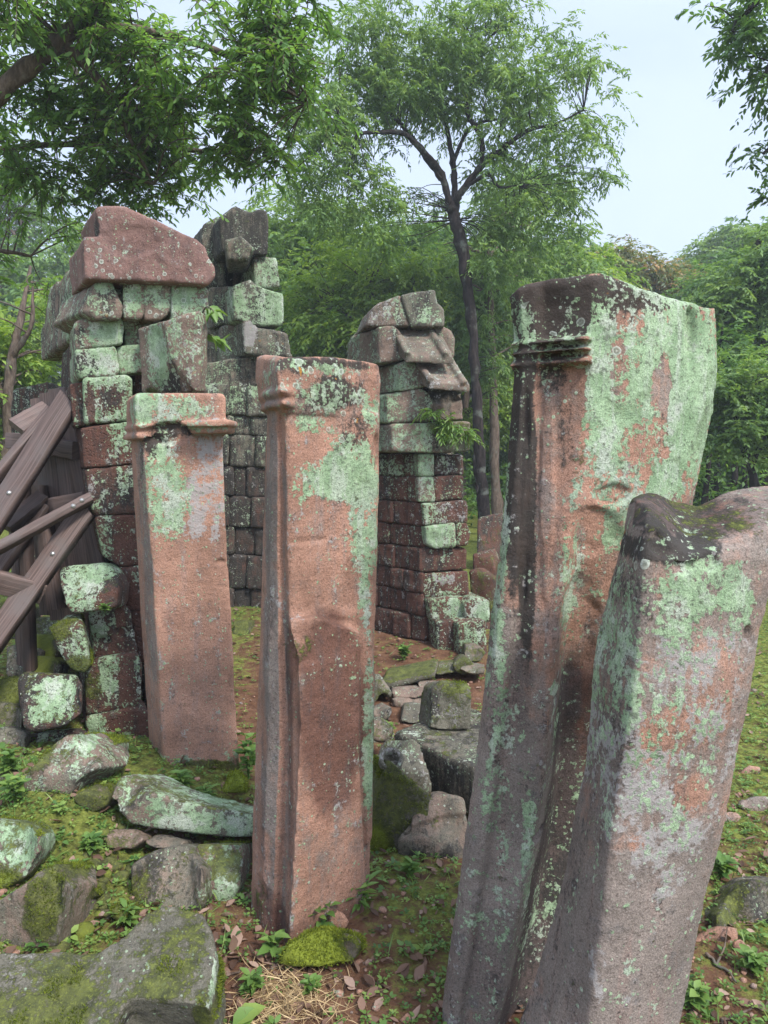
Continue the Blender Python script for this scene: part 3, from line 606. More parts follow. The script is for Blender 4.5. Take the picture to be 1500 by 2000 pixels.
# ------------------------------------------------------------------ left ruin
def left_ruin():
    base = P(250, 1500, 4.1); root = empty('ruined_gateway', base, 'collapsed stone gateway at left, green crusted blocks under a plum coloured gable stone', 'ruin')
    rr = (.009, 6, .005, 30)
    def blk(pts, at, mat=M_LAT, Y=4.05, ext=(-.22, .45, 0), patches=(), name='stone_block', rough=rr, carve=()):
        stone(name, [prism(pts, Y, ext)], mat, .0085, parent=root, at=dict(vary=.35, tone=.3, **at), patches=patches, Y=Y, rough=rough, smooth=3, carve=carve, infl=.004)
    # column of wall blocks, top to bottom
    g = dict(lich=.62, dark=.15)
    blk([(146, 632), (160, 624), (238, 622), (243, 640), (240, 672), (150, 684)], g, M_GREY, patches=[('dark', 165, 660, 30, 20, .5), ('lich', 210, 650, 30, 30, .4)])
    blk([(246, 636), (292, 634), (292, 684), (247, 684)], g, M_GREY, Y=4.12)
    blk([(149, 684), (224, 676), (230, 690), (233, 728), (226, 736), (158, 740), (150, 730)], dict(lich=.6, dark=.25), M_GREY, patches=[('dark', 165, 705, 30, 28, .8), ('lich', 215, 705, 22, 30, .4)])
    blk([(229, 677), (272, 672), (290, 680), (290, 724), (236, 732), (231, 722)], dict(lich=.85, dark=0), M_GREY, Y=4.08)
    blk([(163, 742), (170, 737), (250, 733), (258, 742), (262, 818), (168, 828)], dict(lich=.75, dark=.1), patches=[('dark', 215, 775, 26, 24, .7), ('lich', 215, 775, 26, 24, -.5), ('lich', 178, 790, 8, 40, -1.0), ('dark', 180, 790, 12, 50, .2)])
    blk([(138, 752), (164, 748), (168, 829), (147, 834)], dict(lich=.4, dark=.35), Y=4.12)
    blk([(158, 836), (262, 822), (268, 905), (165, 915)], dict(lich=-.1, dark=.2), M_LAT, patches=[('lich', 235, 850, 30, 50, .55), ('lich', 200, 830, 10, 10, .2), ('wht', 240, 890, 30, 30, .35), ('tone', 185, 870, 25, 40, -.6)])
    blk([(167, 918), (268, 908), (272, 1002), (188, 1007), (178, 990)], dict(lich=-.05, dark=.3), M_LAT, patches=[('lich', 250, 935, 24, 40, .4), ('wht', 180, 960, 8, 45, .5), ('lich', 185, 985, 14, 20, .3)])
    blk([(186, 1012), (200, 1008), (272, 1006), (275, 1104), (240, 1108), (202, 1085)], dict(lich=.0, dark=.2), M_LAT, patches=[('lich', 205, 1050, 16, 50, .45), ('tone', 245, 1050, 18, 50, -1.2), ('lich', 265, 1090, 10, 20, .4)])
    blk([(226, 1110), (280, 1106), (290, 1188), (246, 1192)], dict(lich=-.1, dark=.2), M_LAT, patches=[('tone', 262, 1160, 20, 30, -1.0), ('lich', 268, 1120, 12, 20, .5)])
    blk([(250, 1196), (292, 1192), (300, 1290), (270, 1296), (262, 1260)], dict(lich=-.2, dark=.2), M_LAT, patches=[('tone', 275, 1240, 30, 60, -.8)])
    blk([(173, 1196), (182, 1190), (240, 1182), (252, 1195), (266, 1270), (262, 1276), (186, 1288)], dict(lich=.05, dark=.35), M_LAT, Y=3.95, patches=[('lich', 195, 1225, 22, 40, .6), ('tone', 228, 1235, 24, 50, -1.4), ('lich', 178, 1270, 12, 20, .5)], carve=[(205, 1250, 12, 10, -.03), (240, 1235, 14, 12, -.03)])
    blk([(166, 1302), (192, 1288), (268, 1276), (277, 1300), (274, 1368), (262, 1380), (170, 1396)], dict(lich=.15, dark=.35), M_LAT, Y=3.9, patches=[('lich', 215, 1310, 20, 70, .7), ('moss', 180, 1340, 22, 30, .6), ('wht', 270, 1310, 10, 30, .3)])
    blk([(170, 1402), (270, 1382), (290, 1392), (292, 1488), (228, 1506), (176, 1470)], dict(lich=.0, dark=.2), M_LAT, Y=3.88, patches=[('lich', 195, 1420, 22, 26, .75), ('tone', 250, 1440, 40, 50, -.6)])
    # row of upright stubs under the gable stone
    st = dict(lich=.3, dark=.2, spot=.35)
    blk([(186, 556), (200, 547), (218, 550), (240, 598), (236, 622), (190, 624), (160, 608)], st, M_GREY, Y=3.98, ext=(-.35, .45, 0), patches=[('dark', 212, 595, 18, 30, .3), ('lich', 205, 560, 20, 12, .5)])
    blk([(243, 552), (250, 543), (277, 542), (282, 552), (281, 612), (276, 622), (242, 622)], st, M_GREY, Y=4.0, patches=[('lich', 260, 590, 18, 30, .4)])
    blk([(284, 552), (290, 546), (328, 546), (334, 556), (333, 600), (324, 616), (312, 625), (283, 624)], st, M_GREY, Y=4.0, patches=[('lich', 308, 575, 26, 26, .4), ('tone', 308, 610, 30, 16, -.4)])
    blk([(336, 556), (400, 560), (406, 570), (404, 622), (338, 640)], dict(lich=.4, dark=.1, spot=.5), M_GREY, Y=4.0, patches=[('lich', 355, 590, 22, 26, .4)])
    # hidden core, so no daylight shows through the joints
    stone('wall_core', [prism([(176, 640), (395, 630), (400, 900), (395, 1495), (300, 1495), (250, 1200), (185, 900), (176, 760)], 4.25, (-.15, .6, 0))], M_LAT, .035, parent=root, at=dict(dark=.6), Y=4.25, rough=rr)
    # gable stone on top
    stone('gable_stone', [prism([(168, 545), (162, 470), (166, 461), (197, 463), (186, 408), (192, 401), (244, 402), (300, 427), (384, 466), (402, 482), (408, 502), (421, 522), (420, 540), (408, 556), (300, 550)], 3.92, (-.25, .42, 0))],
          M_GABLE, .0085, parent=root, at=dict(tone=.1, vary=.15, dark=-.1), Y=3.92, rough=(.006, 5, .003, 30), label='plum coloured gable stone',
          patches=[('spot', 215, 510, 40, 40, .7), ('spot', 290, 545, 130, 14, .65), ('spot', 395, 520, 30, 40, .45), ('spot', 215, 420, 40, 20, .6), ('dark', 185, 440, 14, 30, .9), ('lich', 172, 500, 8, 50, .4, 'l'), ('spot', 170, 480, 20, 20, .7), ('dark', 170, 500, 20, 60, .6, 'l'), ('dark', 300, 425, 100, 10, .25), ('stain_shade', 340, 480, 60, 30, .3)],
          carve=[(260, 470, 60, 30, -.008), (350, 500, 50, 30, .006)])
    # roof frieze running back along the side wall
    fr = [(178, 478, 4.15), (150, 505, 4.4), (98, 560, 5.15), (92, 590, 5.2), (76, 650, 5.35), (80, 706, 5.35), (130, 672, 4.6), (148, 645, 4.2), (168, 640, 4.05), (182, 600, 4.0)]
    stone('roof_frieze', [prism(fr, 4.2, (.3, .10, 0))], M_GREY, .022, parent=root, at=dict(lich=.30, dark=.42, topmoss=.4, vary=.3), Y=4.5, rough=(.012, 5, .005, 24), label='sloping green stained frieze',
          patches=[('dark', 100, 580, 26, 40, .3), ('lich', 140, 620, 40, 60, .25), ('tone', 170, 590, 20, 30, -.5)])
    stone('side_wall', [prism([(118, 690, 4.9), (146, 650, 4.3), (152, 760, 4.3), (160, 1000, 4.3), (195, 1200, 4.3), (170, 1330, 4.4), (110, 1300, 4.9)], 4.5, (.35, .15, 0))], M_LAT, .03, parent=root, at=dict(lich=.1, dark=.7), Y=4.5, rough=rr)
    # a sharp broken fragment balanced on the wall head
    f1 = prism([(318, 628, 3.78), (352, 612, 3.72), (387, 604, 3.72), (391, 640, 3.72), (389, 766, 3.74), (380, 764, 3.74), (368, 752, 3.74), (330, 700, 3.76)], 3.75, (.02, .10, 0))
    f2 = prism([(268, 640, 4.0), (318, 626, 3.79), (328, 660, 3.79), (334, 702, 3.78), (372, 758, 3.78), (372, 768, 3.80), (276, 768, 4.0)], 3.8, (.06, .14, 0))
    stone('broken_fragment', [f1, f2], M_GREY, .011, 'sharp pointed stone fragment with orange flecks on the capital of the orange red jamb', 'stone fragment', at=dict(lich=.25, dark=.05, spot=.4, vary=.3, tone=.0), Y=3.78, rough=(.005, 7, .003, 35),
          patches=[('lich', 295, 690, 28, 70, .6), ('dark', 315, 750, 40, 22, .7), ('lich', 300, 700, 25, 70, .2), ('wht', 360, 680, 26, 80, .35), ('tone', 370, 700, 20, 60, -.6), ('dark', 335, 720, 14, 30, .5), ('moss', 280, 762, 20, 16, .8)])
left_ruin()

def loose(label, pts, Y, ext, at, mat=M_GREY, name='fallen_block', vox=.013, patches=(), rough=(.010, 6, .005, 28), group='fallen stone blocks', back=1.0, carve=(), extra=(), smooth=3):
    if not any(len(p) > 2 for p in pts):      # the upper rim leans back, so the top catches the light
        y0 = min(p[1] for p in pts); y1 = max(p[1] for p in pts)
        pts = [(p[0], p[1], Y + (.45 * ext[1] if p[1] < y0 + .2 * (y1 - y0) else 0)) for p in pts]
        ext = (ext[0], ext[1] * .8, -(y0 - 880) / FPX * ext[1] * .8)
    return stone(name, [prism(pts, Y, ext, back)] + list(extra), mat, vox, label, 'stone block', group, at=dict(dict(vary=.35, tone=.5), **at), patches=patches, Y=Y, rough=rough, smooth=smooth, carve=carve)

loose('mint crusted block with a red corner, topmost of the loose pile beside the leaning wall', [(113, 1118), (122, 1106), (200, 1100), (226, 1112), (232, 1150), (228, 1186), (140, 1200), (124, 1180)], 3.78, (-.03, .3, .02), dict(lich=.55, dark=.15, topdark=.6, topmoss=.3), M_LAT, vox=.014,
      patches=[('lich', 165, 1150, 45, 40, .35), ('lich', 215, 1160, 20, 30, -.8)])
loose('tilted tapering block speckled white and mossy in the loose pile by the wall', [(96, 1226), (130, 1200), (156, 1198), (163, 1230), (176, 1300), (166, 1316), (140, 1308), (112, 1268)], 3.72, (-.08, .3, .03), dict(lich=.45, dark=.2, moss=.3), M_LAT,
      patches=[('moss', 115, 1235, 26, 20, .7), ('moss', 155, 1300, 30, 20, .6), ('wht', 140, 1250, 20, 40, .4)])
loose('large square block with a diagonal mint lichen patch below the loose pile', [(34, 1325), (44, 1312), (150, 1318), (160, 1340), (158, 1395), (128, 1418), (60, 1432), (46, 1420)], 3.55, (-.12, .34, .03), dict(lich=.05, dark=.55, topmoss=.5), M_LAT,
      patches=[('lich', 105, 1380, 46, 40, .9), ('lich', 65, 1410, 26, 20, .5)])
loose('dark base block with faint lichen under the square block', [(48, 1436), (150, 1422), (176, 1432), (172, 1490), (70, 1520), (52, 1505)], 3.62, (-.1, .34, .02), dict(lich=.2, dark=.5, moss=.15), M_LAT, patches=[('lich', 90, 1460, 30, 20, .5)])
loose('pointed lichen spotted stone leaning on the mound', [(44, 1525), (60, 1500), (100, 1455), (132, 1432), (150, 1442), (190, 1468), (188, 1500), (150, 1520), (130, 1560), (112, 1600), (70, 1625), (40, 1600)], 2.95, (.05, .3, -.03), dict(lich=.35, dark=.15, spot=.35, topmoss=.3), vox=.011,
      patches=[('moss', 55, 1600, 30, 40, .8), ('lich', 135, 1470, 30, 30, .4), ('lich', 105, 1580, 16, 30, .5), ('moss', 60, 1490, 30, 40, .5), ('wht', 80, 1510, 30, 40, .35)])
loose('small moss topped block behind the pointed stone', [(150, 1446), (165, 1436), (215, 1440), (228, 1452), (222, 1510), (180, 1515), (158, 1490)], 3.25, (-.02, .28, .03), dict(lich=.25, dark=.3, topmoss=1.3), vox=.012, patches=[('lich', 215, 1470, 10, 30, .6)])
loose('block with a white green lichen face cut off by the left edge', [(-70, 1612), (-20, 1600), (55, 1606), (76, 1630), (74, 1665), (50, 1712), (0, 1742), (-70, 1745)], 2.42, (-.05, .3, .02), dict(lich=.45, dark=.1, topmoss=.7), vox=.0105,
      patches=[('lich', 20, 1660, 55, 50, .45), ('moss', 20, 1730, 70, 20, .9), ('moss', 70, 1625, 12, 30, .7)])
loose('brown boulder with bright moss patches between the slab and the white faced block', [(-60, 1792), (0, 1755), (45, 1725), (85, 1692), (112, 1688), (122, 1730), (120, 1800), (112, 1850), (-60, 1870)], 2.25, (.02, .3, .02), dict(lich=-.2, dark=.2, moss=.3), vox=.0105,
      patches=[('moss', 80, 1780, 34, 70, .6), ('moss', 105, 1715, 18, 40, .6)])
loose('dark rounded block speckled with moss beside the wedge stone', [(250, 1700), (270, 1680), (310, 1660), (345, 1650), (368, 1656), (395, 1700), (402, 1765), (380, 1790), (330, 1815), (275, 1800), (256, 1760)], 2.55, (.02, .3, .0), dict(lich=-.15, dark=.35, moss=.35, tone=.8), vox=.0105,
      patches=[('moss', 265, 1760, 24, 60, .5), ('lich', 395, 1745, 14, 20, .7), ('lich', 330, 1742, 8, 5, .7), ('wht', 340, 1658, 40, 8, .5)])
loose('wedge stone with diagonal white streaks propping the moss topped beam', [(378, 1660), (385, 1648), (474, 1645), (478, 1662), (466, 1730), (450, 1790), (430, 1808), (400, 1790), (396, 1720)], 2.62, (.0, .26, .03), dict(lich=.2, dark=.1, topmoss=.7, tone=.2), vox=.0105,
      patches=[('lich', 430, 1710, 14, 60, .6), ('lich', 455, 1700, 10, 70, .5), ('moss', 425, 1790, 40, 30, .9), ('lich', 402, 1690, 8, 40, .5)])
loose('long curved beam with a mossy top lying in front of the orange red jamb', [(216, 1560), (222, 1535), (238, 1512), (262, 1520), (300, 1546), (350, 1562), (420, 1578), (500, 1592), (520, 1596), (520, 1636), (440, 1634), (300, 1618), (252, 1608), (230, 1585)], 2.85, (.10, .30, .005), dict(lich=.35, dark=.1, topmoss=.40, tone=.8), vox=.0105, name='fallen_beam',
      patches=[('lich', 400, 1610, 120, 22, .5), ('dark', 270, 1560, 30, 26, .5), ('lich', 310, 1590, 40, 24, .4), ('lich', 232, 1560, 14, 30, .2)], rough=(.008, 6, .004, 28))
# the big slab in the bottom left corner: tilted, with a notch
def corner_slab():
    up = [(-80, 1880, 1.92), (0, 1862, 1.95), (100, 1858, 1.97), (190, 1858, 1.98), (240, 1832, 2.0), (285, 1785, 2.06), (318, 1768, 2.08), (345, 1770, 2.08), (395, 1782, 2.06), (414, 1815, 2.02), (422, 1860, 1.96),
          (414, 1935, 1.86), (408, 1965, 1.82), (320, 1950, 1.83), (250, 1950, 1.83), (228, 1985, 1.80), (205, 2060, 1.72), (60, 2060, 1.72), (20, 2020, 1.74), (-80, 1990, 1.76)]
    loose('big tilted grey green slab with a dark notch in the bottom left corner', up, 1.9, (.0, .12, -.26), dict(lich=-.1, dark=.05, moss=.22, tone=.95, topmoss=.25), vox=.009, name='fallen_slab', patches=[('moss', 330, 1890, 60, 40, .3), ('moss', 120, 1930, 70, 40, .35), ('moss', 150, 1990, 100, 30, .35), ('wht', 20, 1890, 40, 30, .3), ('dark', 300, 1960, 80, 16, .5), ('lich', 418, 1890, 8, 60, .8), ('moss', 405, 1960, 20, 50, .9), ('wht', 330, 1775, 60, 8, .4), ('stain_shade', 340, 1800, 60, 30, .3)],
          rough=(.007, 5, .0025, 30))
corner_slab()
loose('flat stone with brilliant green moss at the foot of the middle jamb', [(548, 1880), (565, 1850), (600, 1822), (640, 1815), (690, 1832), (705, 1850), (690, 1878), (620, 1890)], 2.22, (.02, .18, -.02), dict(moss=1.55, lich=-.5), vox=.008, patches=[('moss', 685, 1855, 25, 30, -1.0)], name='mossy_stone', group='mossy stones', rough=(.012, 8, .004, 35))
loose('small bright mossy stone beside the beam and orange red jamb', [(436, 1546), (448, 1515), (458, 1507), (474, 1525), (478, 1548)], 3.2, (.0, .1, 0), dict(moss=1.5, lich=-.5), vox=.009, name='mossy_stone', group='mossy stones')

# stones between the two tall jambs
def socket_stone():
    front = [(722, 1690), (722, 1600), (745, 1540), (766, 1486), (800, 1520), (842, 1552), (838, 1600), (800, 1660), (790, 1690)]
    p1 = prism(front, 2.95, (-.14, .34, -.10))
    stone('socket_stone', [p1], M_GREY, .0095, 'mossy pyramid shaped stone with a round socket hole in its peak', 'stone block', 'fallen stone blocks', Y=2.98,
          at=dict(tone=.9, vary=.3, moss=.62, lich=-.1, dark=.15), rough=(.007, 6, .003, 30), smooth=3,
          patches=[('moss', 735, 1640, 30, 60, .9), ('moss', 735, 1500, 20, 30, .5), ('dark', 790, 1600, 40, 30, .25)])
    b = Buf(); c = np.array(P(764, 1484, 3.02))
    th = np.linspace(0, 2 * np.pi, 29)[:-1]; prof = [(.050, -.03), (.052, .012), (.046, .018), (.036, .012), (.031, -.01), (.028, -.03), (.0015, -.032)]
    nrm = np.array((.12, -.62, .77)); nrm /= np.linalg.norm(nrm); a = np.cross(nrm, (0, 0, 1)); a /= np.linalg.norm(a); bb = np.cross(nrm, a)
    v = np.vstack([c + r * (np.cos(th)[:, None] * a + np.sin(th)[:, None] * bb * 1.0) + nrm * h for r, h in prof]); m = len(th)
    f = [[k * m + i, k * m + (i + 1) % m, (k + 1) * m + (i + 1) % m, (k + 1) * m + i] for k in range(len(prof) - 1) for i in range(m)]
    b.add(v, f, tone=.9, wht=.25)
    o = [S['o'] for S in STONES][-1]
    SOCKET.append((b, o))
SOCKET = []
socket_stone()
loose('thin lichen dotted slab leaning behind the socket stone', [(775, 1500), (790, 1462), (805, 1444), (822, 1456), (840, 1510), (844, 1552), (800, 1556)], 3.22, (-.12, .2, .04), dict(tone=.9, lich=.1, spot=.5, moss=.25, dark=.15), vox=.011, patches=[('spot', 830, 1500, 14, 50, .5), ('wht', 830, 1490, 12, 40, .4)], name='fallen_slab')
loose('brown pitted two tier block at the foot of the broad jamb', [(782, 1690), (776, 1640), (800, 1612), (820, 1560), (850, 1550), (905, 1560), (925, 1690)], 2.9, (.02, .3, .02), dict(tone=.7, dark=.25, lich=-.2, moss=.15, footmoss=.5), M_GREY, vox=.0105, carve=[(850, 1625, 90, 12, -.02)], rough=(.015, 6, .006, 30), patches=[('dark', 850, 1665, 80, 22, .4), ('tone', 850, 1590, 60, 40, -.3)])
loose('wide dark slab whose flat top carries the upright block', [(768, 1428, 3.56), (930, 1502, 3.12), (938, 1600, 3.12), (860, 1590, 3.3), (770, 1520, 3.56)], 3.3, (.38, .40, .0), dict(tone=.9, dark=.5, lich=.05, topmoss=.3), vox=.014, name='fallen_slab', rough=(.008, 5, .004, 28), patches=[('dark', 850, 1520, 80, 50, .2)])
loose('upright mossy block standing on the wide dark slab', [(841, 1422), (846, 1342), (862, 1330), (920, 1336), (925, 1360), (918, 1424), (880, 1428)], 3.56, (-.05, .22, .03), dict(tone=.9, moss=.42, lich=.0, dark=.2), vox=.011, patches=[('moss', 890, 1350, 30, 20, .4), ('wht', 890, 1400, 30, 20, .3), ('dark', 850, 1390, 10, 40, .5)])
loose('small wedge block between the wide slab and the carved sill', [(780, 1412), (788, 1374), (812, 1372), (850, 1386), (850, 1414)], 4.4, (.0, .25, .03), dict(tone=.9, moss=.3, dark=.1), vox=.013)
loose('long carved sill stone with a step in its side', [(752, 1340), (752, 1312), (848, 1294), (850, 1318)], 5.1, (.05, .3, .04), dict(tone=.8, moss=.35, dark=.1, topmoss=.4), vox=.014, name='sill_stone', extra=[prism([(740, 1352), (742, 1334), (850, 1312), (850, 1326)], 5.0, (.05, .3, .02))], rough=(.007, 5, .004, 26))
loose('moss edged kerb stone continuing the carved sill to the right', [(850, 1320), (850, 1292), (892, 1288), (894, 1312)], 5.2, (.05, .3, .03), dict(tone=.8, moss=.6, dark=.1), vox=.015)
loose('slab tilted down at the left end of the carved sill', [(728, 1380), (728, 1318), (742, 1316), (768, 1352), (764, 1366), (750, 1352)], 4.75, (-.06, .3, .04), dict(tone=.8, moss=.3, dark=.2), vox=.014)
for lab, px, py, rx, ry, Y, at in [
    ('flat red stone in the soil in front of the carved sill', 800, 1352, 42, 14, 4.75, dict(tone=.0, moss=-.2)),
    ('low flat paving stone right of the sill in the red soil', 838, 1338, 24, 12, 4.9, dict(tone=.3, moss=.1)),
    ('small dark stone under the tilted slab', 745, 1392, 22, 16, 4.4, dict(tone=.6, dark=.2)),
    ('dull stone by the corner of the wide dark slab', 745, 1440, 30, 14, 4.1, dict(tone=.7, moss=.25)),
    ('mossy lump at the foot of the stepped ruin', 925, 1275, 22, 24, 5.4, dict(tone=.7, moss=.5)),
    ('grey rubble piece right of the kerb stone', 928, 1306, 26, 14, 5.1, dict(tone=.6, moss=.2))]:
    pts = [(px + rx * math.cos(t) * (1 + .2 * math.sin(3 * t + px)), py + ry * math.sin(t) * (1 + .2 * math.cos(2 * t + py))) for t in np.linspace(0, 2 * math.pi, 9)[:-1]]
    loose(lab, pts, Y, (.0, .28, .02), at, vox=.014, name='rubble_stone', group='rubble stones')
for lab, px, py, rx, ry, Y, at in [
    ('mossy lump between the pointed stone and the curved beam', 180, 1560, 36, 28, 2.9, dict(tone=.6, moss=.7)),
    ('half buried red stone on the mound under the beam end', 235, 1640, 40, 26, 2.75, dict(tone=.1, moss=.3)),
    ('mossy knob in the middle of the mound', 165, 1745, 22, 18, 2.45, dict(tone=.4, moss=.9)),
    ('mossy knob beside the dark rounded block', 232, 1780, 22, 18, 2.4, dict(tone=.4, moss=.9)),
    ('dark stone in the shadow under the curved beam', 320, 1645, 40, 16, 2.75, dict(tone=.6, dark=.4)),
    ('dull block at the left of the wide dark slab', 742, 1425, 26, 26, 3.7, dict(tone=.7, moss=.4, dark=.2)),
    ('flat brown slab in the path behind the small wedge block', 800, 1372, 40, 12, 4.7, dict(tone=.4, moss=.2)),
    ('mossy block beside the kerb stone at the foot of the ruin', 905, 1298, 22, 18, 5.2, dict(tone=.7, moss=.7))]:
    pts = [(px + rx * math.cos(t) * (1 + .2 * math.sin(3 * t + px)), py + ry * math.sin(t) * (1 + .2 * math.cos(2 * t + py))) for t in np.linspace(0, 2 * math.pi, 9)[:-1]]
    loose(lab, pts, Y, (.0, .22, .02), at, vox=.011, name='rubble_stone', group='rubble stones')
# mossy stones seen between the two left jambs
for lab, pts, Y in [
    ('uppermost mossy cube in the gap between the two left jambs', [(454, 1244), (454, 1212), (484, 1210), (486, 1242)], 6.2),
    ('mossy round stone second in the gap between the two left jambs', [(456, 1300), (462, 1276), (480, 1272), (492, 1284), (490, 1302)], 5.6),
    ('flat ledge stone across the gap between the two left jambs', [(452, 1336), (452, 1310), (520, 1306), (520, 1330)], 5.3),
    ('slanting mossy slab in the gap between the two left jambs', [(456, 1420), (458, 1350), (474, 1356), (515, 1390), (515, 1424)], 4.9),
    ('lowest moss covered block in the gap between the two left jambs', [(462, 1500), (466, 1428), (490, 1420), (520, 1430), (520, 1500)], 4.5)]:
    loose(lab, pts, Y, (.02, .35, .03), dict(tone=.9, moss=.55, lich=.0, dark=.35, topmoss=.5), vox=.018, group='mossy stones', name='mossy_stone')
# mossy blocks in the shade under the timber prop
for lab, px, py, w, h, Y, mo in [
    ('mossy block highest up behind the timber prop', 22, 1192, 40, 22, 4.9, .9),
    ('dark block with a moss cap low behind the timber prop', 85, 1222, 34, 18, 4.8, .5),
    ('long green capped block beneath the diagonal brace', 70, 1252, 44, 14, 4.5, 1.0),
    ('lichen faced block beneath the diagonal brace', 44, 1276, 36, 18, 4.4, .2),
    ('sloping mossy slab left of the tapering block', 78, 1300, 38, 20, 4.2, .9),
    ('shaded mossy lump beside the square lichen block', 20, 1342, 34, 22, 4.0, .8),
    ('dark block at the left edge under the mossy lump', 8, 1396, 34, 26, 3.8, .4),
    ('red brown block low at the left edge', 14, 1440, 34, 22, 3.6, .15),
    ('mossy foot stone above the white faced block', 22, 1535, 30, 34, 3.0, .6)]:
    pts = [(px - w, py + 2.6 * h), (px - w * .9, py - h * .7), (px - w * .3, py - h), (px + w * .7, py - h * .8), (px + w, py - h * .2), (px + w * .9, py + 2.6 * h)]
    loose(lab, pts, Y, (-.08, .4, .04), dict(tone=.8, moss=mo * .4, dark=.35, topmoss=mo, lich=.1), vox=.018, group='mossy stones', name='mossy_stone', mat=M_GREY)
# right hand side
loose('dark moss covered boulder at the right edge', [(1392, 1850), (1400, 1790), (1425, 1745), (1465, 1718), (1520, 1712), (1580, 1730), (1590, 1890), (1470, 1890)], 2.42, (.03, .3, .0), dict(tone=.8, moss=.30, dark=.40), vox=.0105, name='mossy_stone', group='mossy stones', rough=(.012, 9, .006, 28), patches=[('moss', 1440, 1790, 60, 40, .35)])
for lab, px, py, rx, ry, Y, at in [
    ('red brown stone in front of the dark mossy boulder', 1405, 1842, 42, 34, 2.38, dict(tone=.2, moss=.05)),
    ('small ochre stone touching the dark mossy boulder', 1446, 1850, 18, 16, 2.33, dict(tone=-.1)),
    ('loose red stone in the grass right of the leaning slab', 1468, 1510, 20, 14, 3.7, dict(tone=-.3)),
    ('low grey stone sunk in the grass at the right edge', 1480, 1572, 34, 18, 3.3, dict(tone=.9, moss=.3)),
    ('dark flat stone beside the leaning slab edge', 1428, 1598, 20, 14, 3.2, dict(tone=.5, dark=.2)),
    ('red lump on the path at the right edge', 1486, 1858, 26, 12, 2.35, dict(tone=-.2)),
    ('small red stone at the foot of the middle jamb', 660, 1800, 22, 20, 2.42, dict(tone=-.1)),
    ('ochre stone behind the middle jamb foot', 772, 1752, 26, 14, 2.75, dict(tone=-.2, moss=.2)),
    ('reddish stone low beside the middle jamb edge', 742, 1706, 18, 18, 2.85, dict(tone=.0, moss=.1))]:
    pts = [(px + rx * math.cos(t) * (1 + .2 * math.sin(3 * t + px)), py + ry * math.sin(t) * (1 + .2 * math.cos(2 * t + py))) for t in np.linspace(0, 2 * math.pi, 9)[:-1]]
    loose(lab, pts, Y, (.0, .0012 * rx, .0), at, vox=.0085, name='rubble_stone', group='rubble stones', mat=M_RED, rough=(.012, 12, .004, 40))


# ------------------------------------------------------------------ dark tower behind the left jambs
def dark_tower():
    root = empty('ruined_tower', P(480, 1215, 7.4), 'tall blackish green ruined tower between the two left jambs', 'ruin')
    at = dict(lich=.26, dark=.62, vary=.35, tone=.8)  # crust raised so the canopy's shade is part of the block colour
    def blk(pts, a=None, Y=7.3, ext=(-.42, .9, 0), patches=(), mat=M_GREY, v=.015):
        stone('stone_block', [prism(pts, Y, ext)], mat, v, parent=root, at=dict(at, **(a or {})), patches=patches, Y=Y, rough=(.012, 4, .008, 18), smooth=3, infl=.010)
    blk([(430, 425), (448, 412), (460, 403), (478, 412), (495, 416), (505, 410), (520, 411), (524, 425), (522, 498), (436, 492)], dict(lich=-.1, dark=.7, tone=1), Y=7.25)
    blk([(398, 440), (428, 424), (440, 430), (440, 560), (402, 560), (395, 470)], dict(lich=.12, dark=.6), Y=7.6)
    blk([(440, 470), (470, 464), (494, 484), (482, 506), (446, 508)], dict(lich=.1, dark=.5, tone=.8), Y=7.05, ext=(-.1, .5, 0))
    blk([(496, 500), (540, 504), (546, 560), (500, 562)], dict(lich=.5, dark=.45), Y=7.3)
    blk([(444, 508), (498, 506), (498, 560), (446, 562)], dict(lich=-.2, dark=.6), Y=7.75)
    blk([(456, 560), (490, 548), (500, 560), (552, 574), (552, 634), (500, 636), (458, 622)], dict(lich=.5, dark=.45), Y=7.2, patches=[('lich', 475, 595, 20, 30, .4), ('dark', 510, 600, 18, 30, .5), ('lich', 540, 605, 18, 30, .3)])
    blk([(410, 562), (456, 560), (458, 625), (414, 640)], dict(lich=.2, dark=.45), Y=7.5)
    blk([(475, 624), (496, 622), (500, 640), (560, 652), (568, 700), (478, 690)], dict(lich=.15, dark=.4, spot=.4), Y=7.2, patches=[('wht', 487, 650, 14, 28, 1.2)])
    blk([(432, 640), (474, 626), (478, 700), (434, 706)], dict(lich=.36, dark=.35), Y=7.45)
    blk([(400, 640), (432, 640), (434, 710), (402, 716)], dict(lich=.2, dark=.5), Y=7.6)
    blk([(400, 712), (496, 696), (565, 702), (565, 745), (500, 752), (404, 790)], dict(lich=.25, dark=.5), Y=7.35)
    rows = [(752, 812), (812, 850), (850, 912), (912, 970), (970, 1030), (1030, 1085), (1085, 1150), (1150, 1225)]
    for k, (a, b) in enumerate(rows):
        cuts = [395, 448 + (k % 2) * 10, 484 + (k % 3) * 8, 545, 600]
        for q in range(4):
            sk = lambda x: (x - 480) * .05
            c0, c1 = cuts[q] + 1.2, cuts[q + 1] - 1.2
            blk([(c0, a + 1.5 + sk(c0)), (c1, a + 1.5 + sk(c1)), (c1, b - 1 + sk(c1)), (c0, b - 1 + sk(c0))], dict(lich=.22 - .05 * k, dark=.6, tone=.8), Y=7.3 + (q % 2) * .04 + .03 * (k % 2), mat=M_GREY if k < 3 else M_LAT)
    stone('tower_core', [prism([(420, 500), (505, 500), (545, 640), (595, 720), (600, 1225), (400, 1225), (410, 640)], 7.75, (-.5, .8, 0))], M_LAT, .06, parent=root, at=dict(dark=.8), Y=7.6)
dark_tower()


